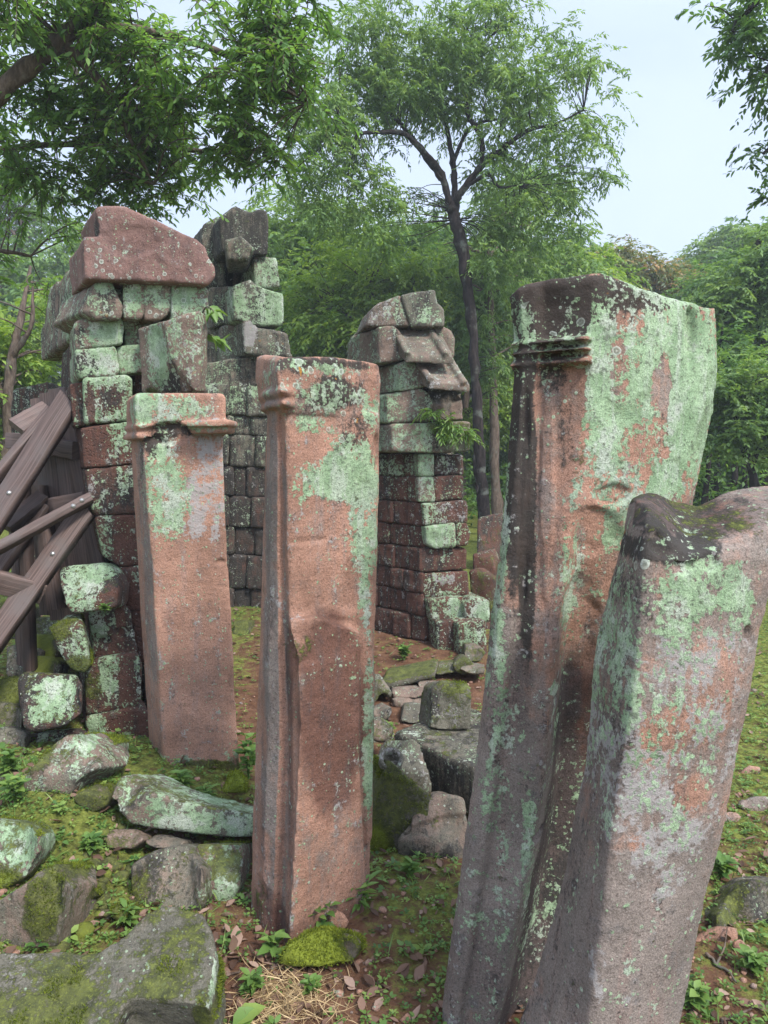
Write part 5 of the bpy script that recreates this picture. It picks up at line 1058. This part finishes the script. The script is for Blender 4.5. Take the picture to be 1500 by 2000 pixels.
simple_tree('thin_sapling', 'thin dark crooked stem between the stepped ruin and the slender trunk', None,
            [[(942, 1068, 13.8, .05), (936, 980, 13.8, .042), (928, 900, 13.8, .04), (934, 800, 13.8, .035), (925, 700, 13.9, .028), (930, 640, 14.0, .015)]],
            [(930, 640, 14.0, 40, 60, .5), (955, 720, 14.0, 30, 50, .4)], 26, L_MID, M_BARK, 35, (.25, .4), 8, 11, .09, .32, .8)
simple_tree('rust_tipped_tree', 'pale tree with rust coloured new leaves above the broad jamb', None,
            [[(1200, 1020, 24, .14), (1200, 700, 24, .10), (1205, 540, 24, .05)]],
            [(1200, 510, 24, 66, 40, 1.3), (1240, 550, 24, 90, 40, 1.5), (1150, 560, 24, 60, 50, 1.3), (1100, 540, 23, 70, 40, 1.3)], 170, L_RUST, M_BARK2, 36, (.4, .65), 8, 11, .16)
simple_tree('rust_tipped_tree', 'hazier tree with scattered rust tips between the broad jamb and the right hand wood', None,
            [[(1320, 1020, 26, .14), (1320, 700, 26, .10), (1318, 560, 26, .05)]],
            [(1310, 555, 26, 70, 34, 1.5), (1350, 580, 26, 60, 40, 1.5), (1270, 600, 26, 90, 50, 1.5)], 130, L_RUST, M_BARK2, 37, (.4, .7), 8, 11, .16)
simple_tree('dark_tree', 'tall dark green tree standing highest at the right edge', None,
            [[(1500, 1000, 15, .16), (1496, 800, 15, .13), (1490, 600, 15, .09), (1480, 470, 15, .05)], [(1494, 760, 15, .06), (1440, 700, 15, .03), (1400, 690, 15, .015)]],
            [(1510, 500, 15, 50, 60, 1.0), (1470, 580, 15, 80, 70, 1.4), (1520, 600, 15, 110, 110, 1.5), (1420, 620, 15, 70, 70, 1.2), (1460, 690, 14.6, 90, 60, 1.2), (1400, 610, 15.6, 50, 50, 1.0)], 240, L_MID, M_BARK, 38, (.35, .6), 9, 12, .12)
simple_tree('bright_understorey_tree', 'low bright green understorey tree right of the broad jamb', None,
            [[(1478, 960, 11.5, .07), (1462, 900, 11.5, .06), (1440, 840, 11.5, .04), (1430, 780, 11.5, .02)], [(1466, 910, 11.5, .05), (1500, 840, 11.5, .03)]],
            [(1430, 770, 11.5, 60, 50, .7), (1490, 740, 11.5, 70, 60, .8), (1420, 850, 11.4, 60, 34, .7), (1490, 850, 11.4, 60, 50, .7), (1540, 800, 11.6, 80, 90, .8)], 150, L_MID, M_BARK, 39, (.25, .42), 8, 12, .085, .55, .4, (1.0, -.2), .6, .014)
simple_tree('hazy_tree', 'far grey green tree showing above the right hand wood', None,
            [[(1420, 1000, 32, .2), (1420, 700, 32, .15), (1430, 500, 32, .08)]],
            [(1440, 475, 32, 70, 36, 2), (1390, 510, 32, 60, 40, 2), (1480, 500, 32, 80, 60, 2), (1370, 560, 32, 60, 50, 2)], 170, L_MID, M_BARK2, 40, (.5, .8), 8, 11, .2)
for k, (px, Y, lean, r) in enumerate([(1375, 14, 24, .05), (1402, 16, -8, .07), (1432, 17, 14, .06), (1458, 15.5, -16, .045), (1386, 18, 6, .06), (1490, 17, 10, .07), (1352, 19, -5, .07)]):
    lab = 'dark bare stem in the shade of the wood right of the broad jamb'
    rng = np.random.default_rng(60 + k)
    simple_tree('forest_tree', lab, 'dark stems of the right hand wood',
                [[(px, 985 - k, Y, r * 1.2), (px + lean * .4, 900, Y, r), (px + lean, 800, Y, r * .8), (px + lean * 1.5, 640, Y, r * .5)]],
                [(px + lean, 700, Y, 60, 70, 1.0), (px + lean * 1.3, 790, Y, 50, 50, .9)], 36, L_DARK, M_BARK, 70 + k, (.4, .65), 8, 11, .14)

def forest_trees():
    """trees of the wood behind everything: three kinds built once, then copied"""
    protos = []
    for k, (lm, h, cr) in enumerate([(L_MID, 9.0, 2.2), (L_DARK, 8.0, 2.4), (L_LIGHT, 6.5, 2.0)]):
        rng = np.random.default_rng(90 + k)
        lim = [spline(np.array([(0, 0, -.3, .17), (.1, 0, h * .3, .13), (-.05, .1, h * .55, .10), (.1, 0, h * .9, .04)]), 6)]
        for a in range(5):
            th = a * 1.26 + k; z = h * (.42 + .09 * a)
            lim.append(spline(np.array([(0, 0, z, .07), (.5 * math.cos(th), .5 * math.sin(th), z + .5, .05), (1.4 * math.cos(th), 1.4 * math.sin(th), z + 1.1, .02)]), 4))
        q = unit(rng.normal(size=(900, 3))) * rng.uniform(.25, 1, (900, 1)) ** (1 / 3) * (cr, cr, h * .36) + (0, 0, h * .66)
        q = q[fbm(q, .75, 2, 5 + k) > -.12][:260]
        lab = ['mid green forest tree standing in the wood behind the ruins', 'dark green dense forest tree in the wood behind the ruins', 'pale green young forest tree in the wood behind the ruins'][k]
        protos.append((lim, q, lm, rng, lab))
    made = {}
    spots = [(150, 24, 2), (330, 20, 2), (60, 28, 0), (420, 27, 0), (-60, 22, 2), (500, 25, 2), (660, 21, 1), (760, 22, 0), (850, 20, 1), (905, 18, 2), (1010, 19, 0), (1060, 22, 1), (1120, 21, 2),
             (1180, 27, 0), (1560, 20, 1), (1500, 23, 0), (1640, 17, 1), (560, 16.5, 2), (1420, 21, 1)]
    rnd = random.Random(4)
    for px, Y, k in spots:
        x = (px - 750) / FPX * Y; s = rnd.uniform(.85, 1.15)
        if 1000 < px < 1300: s *= .82
        if 440 < px < 920: s *= .74
        if px > 1380: s *= .72
        if k not in made:
            lim, q, lm, rng, lab = protos[k]
            made[k] = make_tree('forest_tree', lab, 'trees of the wood behind the ruins', lim, q, rng.uniform(.45, .75, len(q)), 9, 11, .16, .42, lm, M_BARK2, rng, LEAF4, .5, .55, .5, .02, sides=7)
            r = made[k]
        else:
            r = made[k].copy(); COL.objects.link(r)
            for ch in made[k].children:
                c = ch.copy(); COL.objects.link(c); c.parent = r
        r.location = (x, Y, float(gz(np.array([x]), np.array([Y]))[0])); r.rotation_euler = (0, 0, rnd.uniform(0, 6.28)); r.scale = (s, s, s * rnd.uniform(.9, 1.15))
forest_trees()

def far_woods():
    rng = np.random.default_rng(44); n = 4200
    px = rng.uniform(-500, 2000, n); Y = rng.uniform(24, 42, n)
    top = np.interp(px, [-500, 0, 350, 560, 700, 1000, 1130, 1350, 1450, 1600, 2000], [470, 470, 480, 450, 450, 490, 560, 590, 540, 470, 420]) + 40 * np.sin(px * .021) + 25 * np.sin(px * .057 + 1)
    py = top + (990 - top) * rng.random(n) ** .8
    c = np.array([P(a, b, y) for a, b, y in zip(px, py, Y)])
    b = Buf(); sprays(b, c, rng.uniform(.8, 1.3, n), 8, 9, .30, .5, rng, LEAF4, .5, .6, np.clip(rng.normal(.45, .2, n), 0, 1))
    o = b.build('woodland', L_MID, None, (0, 30, 0)); o['kind'] = 'stuff'; o['label'] = 'dense far woodland closing the view behind the ruins'
    # shrubs and undergrowth at the foot of the wood
    n = 1500; px = rng.uniform(-400, 1900, n); Y = rng.uniform(13, 24, n); x = (px - 750) / FPX * Y
    z = gz(x, Y) + rng.uniform(.1, 1.5, n) ** 1.3; c = np.stack([x, Y, z], 1); c = c[fbm(c * (1, 1, .2), .5, 2, 9) > -.15]
    b = Buf(); sprays(b, c, rng.uniform(.35, .6, len(c)), 8, 9, .13, .45, rng, LEAF4, .4, .7)
    o = b.build('undergrowth', L_DARK, None, (0, 15, 0)); o['kind'] = 'stuff'; o['label'] = 'leafy undergrowth at the foot of the wood'
far_woods()


# ------------------------------------------------------------------ small plants, litter, grass
def cast(px, py, Y):
    x, y, _ = P(px, py, Y); return np.array((x, y, float(gz(np.array([x]), np.array([y]))[0])))
def ground_at(px, py):
    for Y in np.arange(1.2, 12, .01):
        p = P(px, py, Y)
        if p[2] <= float(gz(np.array([p[0]]), np.array([p[1]]))[0]): return np.array(p)
    return np.array(P(px, py, 12))

def ground_stuff():
    rng = np.random.default_rng(77)
    n = 27000
    Y = 1.2 + 8.5 * rng.random(n) ** 1.7; px = rng.uniform(-150, 1750, n); x = (px - 750) / FPX * Y
    g = ground_green(x, Y); p = np.stack([x, Y, np.zeros(n)], 1)
    g = g + .35 * fbm(p, 4, 3, 55)
    keep = rng.random(n) < np.clip((g - .05) * 1.35, .07, 1); x, Y = x[keep], Y[keep]; n = len(x); z = gz(x, Y)
    # ground cover rosettes
    b = Buf(); k = 6
    size = rng.uniform(.008, .019, n) * np.where(rng.random(n) < .12, 1.6, 1)
    th = rng.uniform(0, 6.28, (n, 1)) + np.arange(k)[None] * 6.28 / k + rng.normal(0, .3, (n, k))
    d = np.stack([np.cos(th), np.sin(th), rng.uniform(.05, .9, (n, k))], -1)
    pos = np.stack([x, Y, z + size * rng.uniform(.1, 1.2, n)], -1)[:, None] + d * (size * .25)[:, None, None]
    nr = np.zeros((n, k, 3)); nr[..., 2] = 1; nr += rng.normal(0, .3, nr.shape)
    tint = np.clip(np.repeat(rng.normal(.5, .22, n), k) + rng.normal(0, .1, n * k), 0, 1)
    leaves(b, pos.reshape(-1, 3), d.reshape(-1, 3), nr.reshape(-1, 3), np.repeat(size, k) * rng.uniform(.7, 1.2, n * k), .62, tint, LEAF6, .25, .2)
    # grass blades
    n = 15000; Y = 1.2 + 9 * rng.random(n) ** 1.6; px = rng.uniform(-100, 1750, n); x = (px - 750) / FPX * Y
    g = ground_green(x, Y) + .4 * fbm(np.stack([x, Y, np.zeros(n)], 1), 3, 3, 88); kp = rng.random(n) < np.clip((g - .2) * 1.2, 0, 1); x, Y = x[kp], Y[kp]; n = len(x); z = gz(x, Y)
    d = rng.normal(size=(n, 3)) * .5; d[:, 2] = rng.uniform(.3, 1, n)
    nr = rng.normal(size=(n, 3)); leaves(b, np.stack([x, Y, z], 1), d, nr, rng.uniform(.025, .07, n), .07, np.clip(rng.normal(.65, .2, n), 0, 1), LEAF4, .4, 0)
    o = b.build('ground_cover', L_GROUND, None, (0, 4, 0)); o['kind'] = 'stuff'; o['label'] = 'low green weeds and grass over the red soil'
    # dead leaves
    n = 9000; Y = 1.3 + 6.5 * rng.random(n) ** 1.6; px = rng.uniform(-100, 1700, n); x = (px - 750) / FPX * Y
    w = .36 + .9 * np.exp(-(((x + .55) / .35) ** 2 + ((Y - 2.45) / .4) ** 2)) + .4 * np.exp(-(((x + .2) / .4) ** 2 + ((Y - 2.0) / .4) ** 2)) + .3 * np.exp(-(((x + 1.1) / .3) ** 2 + ((Y - 2.5) / .4) ** 2))
    kp = rng.random(n) < w; x, Y = x[kp], Y[kp]; n = len(x); z = gz(x, Y)
    d = rng.normal(size=(n, 3)); d[:, 2] *= .25; nr = rng.normal(size=(n, 3)) * .45; nr[:, 2] += 1
    b = Buf(); leaves(b, np.stack([x, Y, z + rng.uniform(.003, .014, n)], 1), d, nr, rng.uniform(.018, .055, n) * np.where(rng.random(n) < .05, 1.6, 1), .52, np.clip(rng.normal(.45, .25, n), 0, 1), LEAF8, rng.choice([-.25, .25]), .25)
    o = b.build('leaf_litter', L_DEAD, None, (0, 3, 0)); o['kind'] = 'stuff'; o['label'] = 'dry fallen leaves scattered over the soil'
    # pebbles and crumbs of laterite
    n = 2600; Y = 1.3 + 6 * rng.random(n) ** 1.5; px = rng.uniform(-100, 1700, n); x = (px - 750) / FPX * Y; z = gz(x, Y)
    ico = bmesh.new(); bmesh.ops.create_icosphere(ico, subdivisions=1, radius=1); iv = np.array([v.co[:] for v in ico.verts]); fi = np.array([[v.index for v in f.verts] for f in ico.faces]); ico.free()
    b = Buf(); r = .004 + .014 * rng.random(n) ** 3
    V = iv[None] * (r[:, None] * rng.uniform(.7, 1.3, (n, 1)))[:, :, None] * (1 + .25 * rng.normal(size=(n, len(iv), 1))) * (1, 1, .7) + np.stack([x, Y, z + r * .3], 1)[:, None]
    b.add(V.reshape(-1, 3), (fi[None] + (np.arange(n) * len(iv))[:, None, None]).reshape(-1, 3), tone=np.repeat(rng.uniform(-.6, .7, n), len(iv)))
    o = b.build('pebbles', M_RED, None, (0, 3, 0)); o['kind'] = 'stuff'; o['label'] = 'small laterite pebbles in the soil'
    # dry straw
    b = Buf(); n = 900; c = ground_at(560, 1960)
    x = c[0] + rng.normal(0, .085, n); Y = c[1] + rng.normal(0, .07, n); z = gz(x, Y)
    d = rng.normal(size=(n, 3)); d[:, 2] = np.abs(d[:, 2]) * .25; nr = rng.normal(size=(n, 3)); nr[:, 2] += .6
    leaves(b, np.stack([x, Y, z + rng.uniform(0, .02, n)], 1), d, nr, rng.uniform(.03, .10, n), .035, np.clip(rng.normal(.6, .25, n), 0, 1), LEAF4, .35, 0)
    o = b.build('dry_grass', L_STRAW, None, (0, 2, 0)); o['kind'] = 'stuff'; o['label'] = 'patch of dry straw coloured grass'
    # moss cushions on the mound
    b = Buf(); n = 420; px = rng.uniform(60, 330, n); Y = rng.uniform(2.1, 3.1, n); x = (px - 750) / FPX * Y; z = gz(x, Y)
    kp = fbm(np.stack([x, Y, z], 1), 5, 2, 5) > -.05; x, Y, z = x[kp], Y[kp], z[kp]; n = len(x)
    r = .008 + .030 * rng.random(n) ** 2; V = iv[None] * r[:, None, None] * (1 + .15 * rng.normal(size=(n, len(iv), 1))) * (1.15, 1.15, .8) + np.stack([x, Y, z], 1)[:, None]
    b.add(V.reshape(-1, 3), (fi[None] + (np.arange(n) * len(iv))[:, None, None]).reshape(-1, 3), moss=np.repeat(rng.uniform(.7, 1.35, n), len(iv)))
    o = b.build('moss', M_GREY, None, (-1, 2.5, 0), True); o['kind'] = 'stuff'; o['label'] = 'cushions of moss on the mound'
ground_stuff()

def herb(label, base, h, stems, per, L, w, seed, name='seedling', group='small leafy plants', mat=None, lean=.35, shape=LEAF8, tint=.5):
    rng = np.random.default_rng(seed); base = np.asarray(base, float); root = empty(name, base, label, 'plant', group)
    sb = Buf(); lb = Buf()
    for s in range(stems):
        a = rng.uniform(0, 6.28); d = np.array((math.cos(a) * lean * rng.uniform(.2, 1), math.sin(a) * lean * rng.uniform(.2, 1), 1)); hh = h * rng.uniform(.7, 1.05)
        u = np.linspace(0, 1, 6)[:, None]; pts = base + d * hh * u + np.array((0, 0, -.15 * hh)) * u ** 2; tube(sb, pts, np.linspace(.0028, .0012, 6), 5, tint=.3)
        k = per; v = np.linspace(.3, 1, k)[:, None]; pos = base + d * hh * v + np.array((0, 0, -.15 * hh)) * v ** 2
        th = rng.uniform(0, 6.28) + np.arange(k) * 2.4; ld = np.stack([np.cos(th), np.sin(th), np.full(k, .25) + .35 * v[:, 0]], 1)
        nr = np.zeros((k, 3)); nr[:, 2] = 1; nr += rng.normal(0, .25, nr.shape)
        leaves(lb, pos, ld, nr, L * rng.uniform(.7, 1.15, k), w, np.clip(rng.normal(tint, .15, k), 0, 1), shape, .3, .2)
    sb.build('stem', L_GROUND, root, base); lb.build('leaves', mat or L_GROUND, root, base)
    return root
PL = [('upright nettle like weed against the foot of the middle jamb', 632, 1778, 2.40, .17, 2, 12, .045, .5), ('tufted weed with pointed leaves right of the nettle like weed', 700, 1770, 2.5, .13, 7, 7, .06, .28),
      ('broad dark leaved seedling at the left corner of the middle jamb', 530, 1830, 2.3, .08, 3, 5, .065, .45), ('two big round leaves at the bottom edge near the straw', 452, 2003, 1.98, .05, 3, 2, .08, .8),
      ('bright weed at the foot of the orange red jamb', 355, 1520, 3.25, .10, 6, 6, .06, .35), ('sprawling weed right of the orange red jamb', 485, 1500, 3.45, .24, 6, 9, .055, .55), ('small fern like weed in front of the orange red jamb', 405, 1525, 3.2, .09, 6, 6, .05, .3),
      ('glossy leaved shrub sprouting beneath the wide dark slab', 890, 1560, 3.5, .16, 4, 8, .05, .6), ('pale leaved weed on the mound above the dark rounded block', 245, 1760, 2.42, .08, 4, 6, .055, .4),
      ('trailing weed in the middle of the mound', 150, 1680, 2.55, .08, 6, 7, .045, .55), ('weed on the mound below the pointed stone', 175, 1640, 2.7, .08, 6, 7, .045, .5), ('ferny weed beside the mossy boulder', 135, 1735, 2.45, .06, 6, 7, .05, .35),
      ('tall weed left of the pointed stone', 20, 1500, 3.2, .16, 6, 9, .05, .6), ('leafy weed at the left edge by the white faced block', 28, 1590, 2.85, .14, 5, 8, .05, .5), ('low weed in the path between middle and broad jambs', 800, 1740, 2.72, .06, 6, 6, .04, .6),
      ('weed at the right edge in front of the mossy boulder', 1470, 1905, 2.25, .07, 7, 6, .045, .6), ('bright weed between leaning slab and mossy boulder', 1405, 1735, 2.75, .10, 6, 7, .05, .55), ('weed near the lower right corner by the leaning slab', 1350, 1960, 2.1, .07, 6, 7, .045, .6),
      ('weed in the joint of the loose pile', 205, 1196, 3.72, .05, 5, 6, .035, .6), ('seedling in the red soil in front of the mossy stone', 495, 1915, 2.15, .07, 6, 6, .04, .5), ('weed under the left end of the wide slab', 758, 1405, 4.2, .10, 6, 7, .045, .5),
      ('weeds along the foot of the stepped ruin flank', 790, 1272, 5.6, .14, 12, 7, .05, .6), ('small weed in the bare red soil near the straw', 610, 1900, 2.15, .05, 6, 6, .035, .55)]
for k, (lab, px, py, Y, h, st, per, L, w) in enumerate(PL):
    b = np.array(P(px, py, Y)); g = float(gz(b[:1], b[1:2])[0])
    if lab[:4] != 'weed' or 'joint' not in lab: b[2] = max(b[2], g) if abs(b[2] - g) > .12 else g
    herb(lab, b, h, st, per, L, w, 200 + k)
def ledge_fern():
    rng = np.random.default_rng(5); base = np.array(P(880, 845, 5.85)); root = empty('ledge_fern', base, 'straggling fern and grass clump rooted on the ledge of the stepped ruin', 'plant')
    c = np.array([P(px, py, 5.85) for px, py in [(835, 800), (850, 806), (866, 815), (880, 822), (892, 832), (905, 838), (915, 845), (880, 845), (895, 855), (870, 835), (860, 848)]])
    b = Buf(); sprays(b, c, .10, 7, 9, .055, .25, rng, LEAF4, .8, .8, np.full(len(c), .5)); b.build('leaves', L_GROUND, root, base)
    s = Buf(); tube(s, [P(835, 800, 5.9), P(860, 812, 5.86), P(890, 832, 5.85), P(915, 846, 5.85)], (.004, .005, .005, .003), 5); s.build('stem', M_BARK2, root, base)
ledge_fern()
def sprig(label, pts, seed):
    rng = np.random.default_rng(seed); base = np.array(P(*pts[0])); root = empty('leafy_sprig', base, label, 'plant', 'sprigs on the gateway')
    s = Buf(); q = spline([P(*p) for p in pts], 4); tube(s, q, np.linspace(.005, .002, len(q)), 5); s.build('stem', M_BARK2, root, base)
    u = np.linspace(.25, 1, 9); pos = np.array([q[int(t * (len(q) - 1))] for t in u]); d = rng.normal(size=(9, 3)) * .5 + (.7, -.3, -.5); nr = rng.normal(size=(9, 3)) * .4 + (0, -.4, 1)
    b = Buf(); leaves(b, pos, d, nr, .085, .42, np.clip(rng.normal(.55, .15, 9), 0, 1), LEAF8, .3, .2); b.build('leaves', L_GROUND, root, base)
sprig('upper leafy sprig growing out right of the plum gable stone', [(392, 618, 3.95), (402, 600, 3.85), (412, 602, 3.8), (418, 610, 3.78)], 1)
sprig('lower leafy sprig hanging beside the broken fragment', [(388, 655, 3.95), (402, 650, 3.85), (420, 660, 3.8), (432, 676, 3.78)], 2)
def sticks():
    for k, (lab, pts, r) in enumerate([('forked dead branch on the ground at the lower right edge', [(1378, 1870), (1410, 1895), (1440, 1925)], .006), ('thin pale twig lying right of the leaning slab', [(1392, 1822), (1396, 1780), (1404, 1745)], .003),
                                       ('long dead twig at the lower right corner', [(1410, 2010), (1450, 1985), (1500, 1965)], .005), ('short stick on the red soil left of the mossy stone', [(420, 1925), (450, 1910), (485, 1898)], .005), ('twig beside the left corner of the middle jamb', [(455, 1768), (480, 1762), (500, 1760)], .006),
                                       ('thin twig across the soil behind the straw', [(500, 1905), (540, 1895), (575, 1905)], .003)]):
        b = Buf(); q = spline([ground_at(*p) + (0, 0, .012) for p in pts], 5); q[:, :3] += np.random.default_rng(k).normal(0, .004, q.shape); tube(b, q, np.linspace(r, r * .5, len(q)), 6)
        if k == 0:
            j = q[4]; tube(b, [j, j + (.05, .05, .03), j + (.09, .12, .05)], (r * .7, r * .5, r * .3), 5)
        o = b.build('dead_twig', M_BARK2, None, tuple(q[0]), True); tag(o, lab, 'twig', 'dead twigs')
sticks()


# ------------------------------------------------------------------ humid air
def haze():
    b = Buf(); lo = np.array((-60, -12, -1.6)); hi = np.array((60, 75, 24)); v = np.array([[(lo, hi)[i][0], (lo, hi)[j][1], (lo, hi)[k][2]] for i in (0, 1) for j in (0, 1) for k in (0, 1)])
    b.add(v, [[0, 1, 3, 2], [4, 6, 7, 5], [0, 4, 5, 1], [2, 3, 7, 6], [0, 2, 6, 4], [1, 5, 7, 3]])
    m, nt = new_mat('humid_air'); pv = nd(nt, 'VolumePrincipled', {'Color': (.86, .93, 1.0, 1), 'Density': HAZE, 'Anisotropy': .2})
    nt.links.new(pv.outputs[0], nd(nt, 'OutputMaterial').inputs['Volume'])
    o = b.build('haze', m); o['kind'] = 'stuff'
HAZE = .0028
haze()
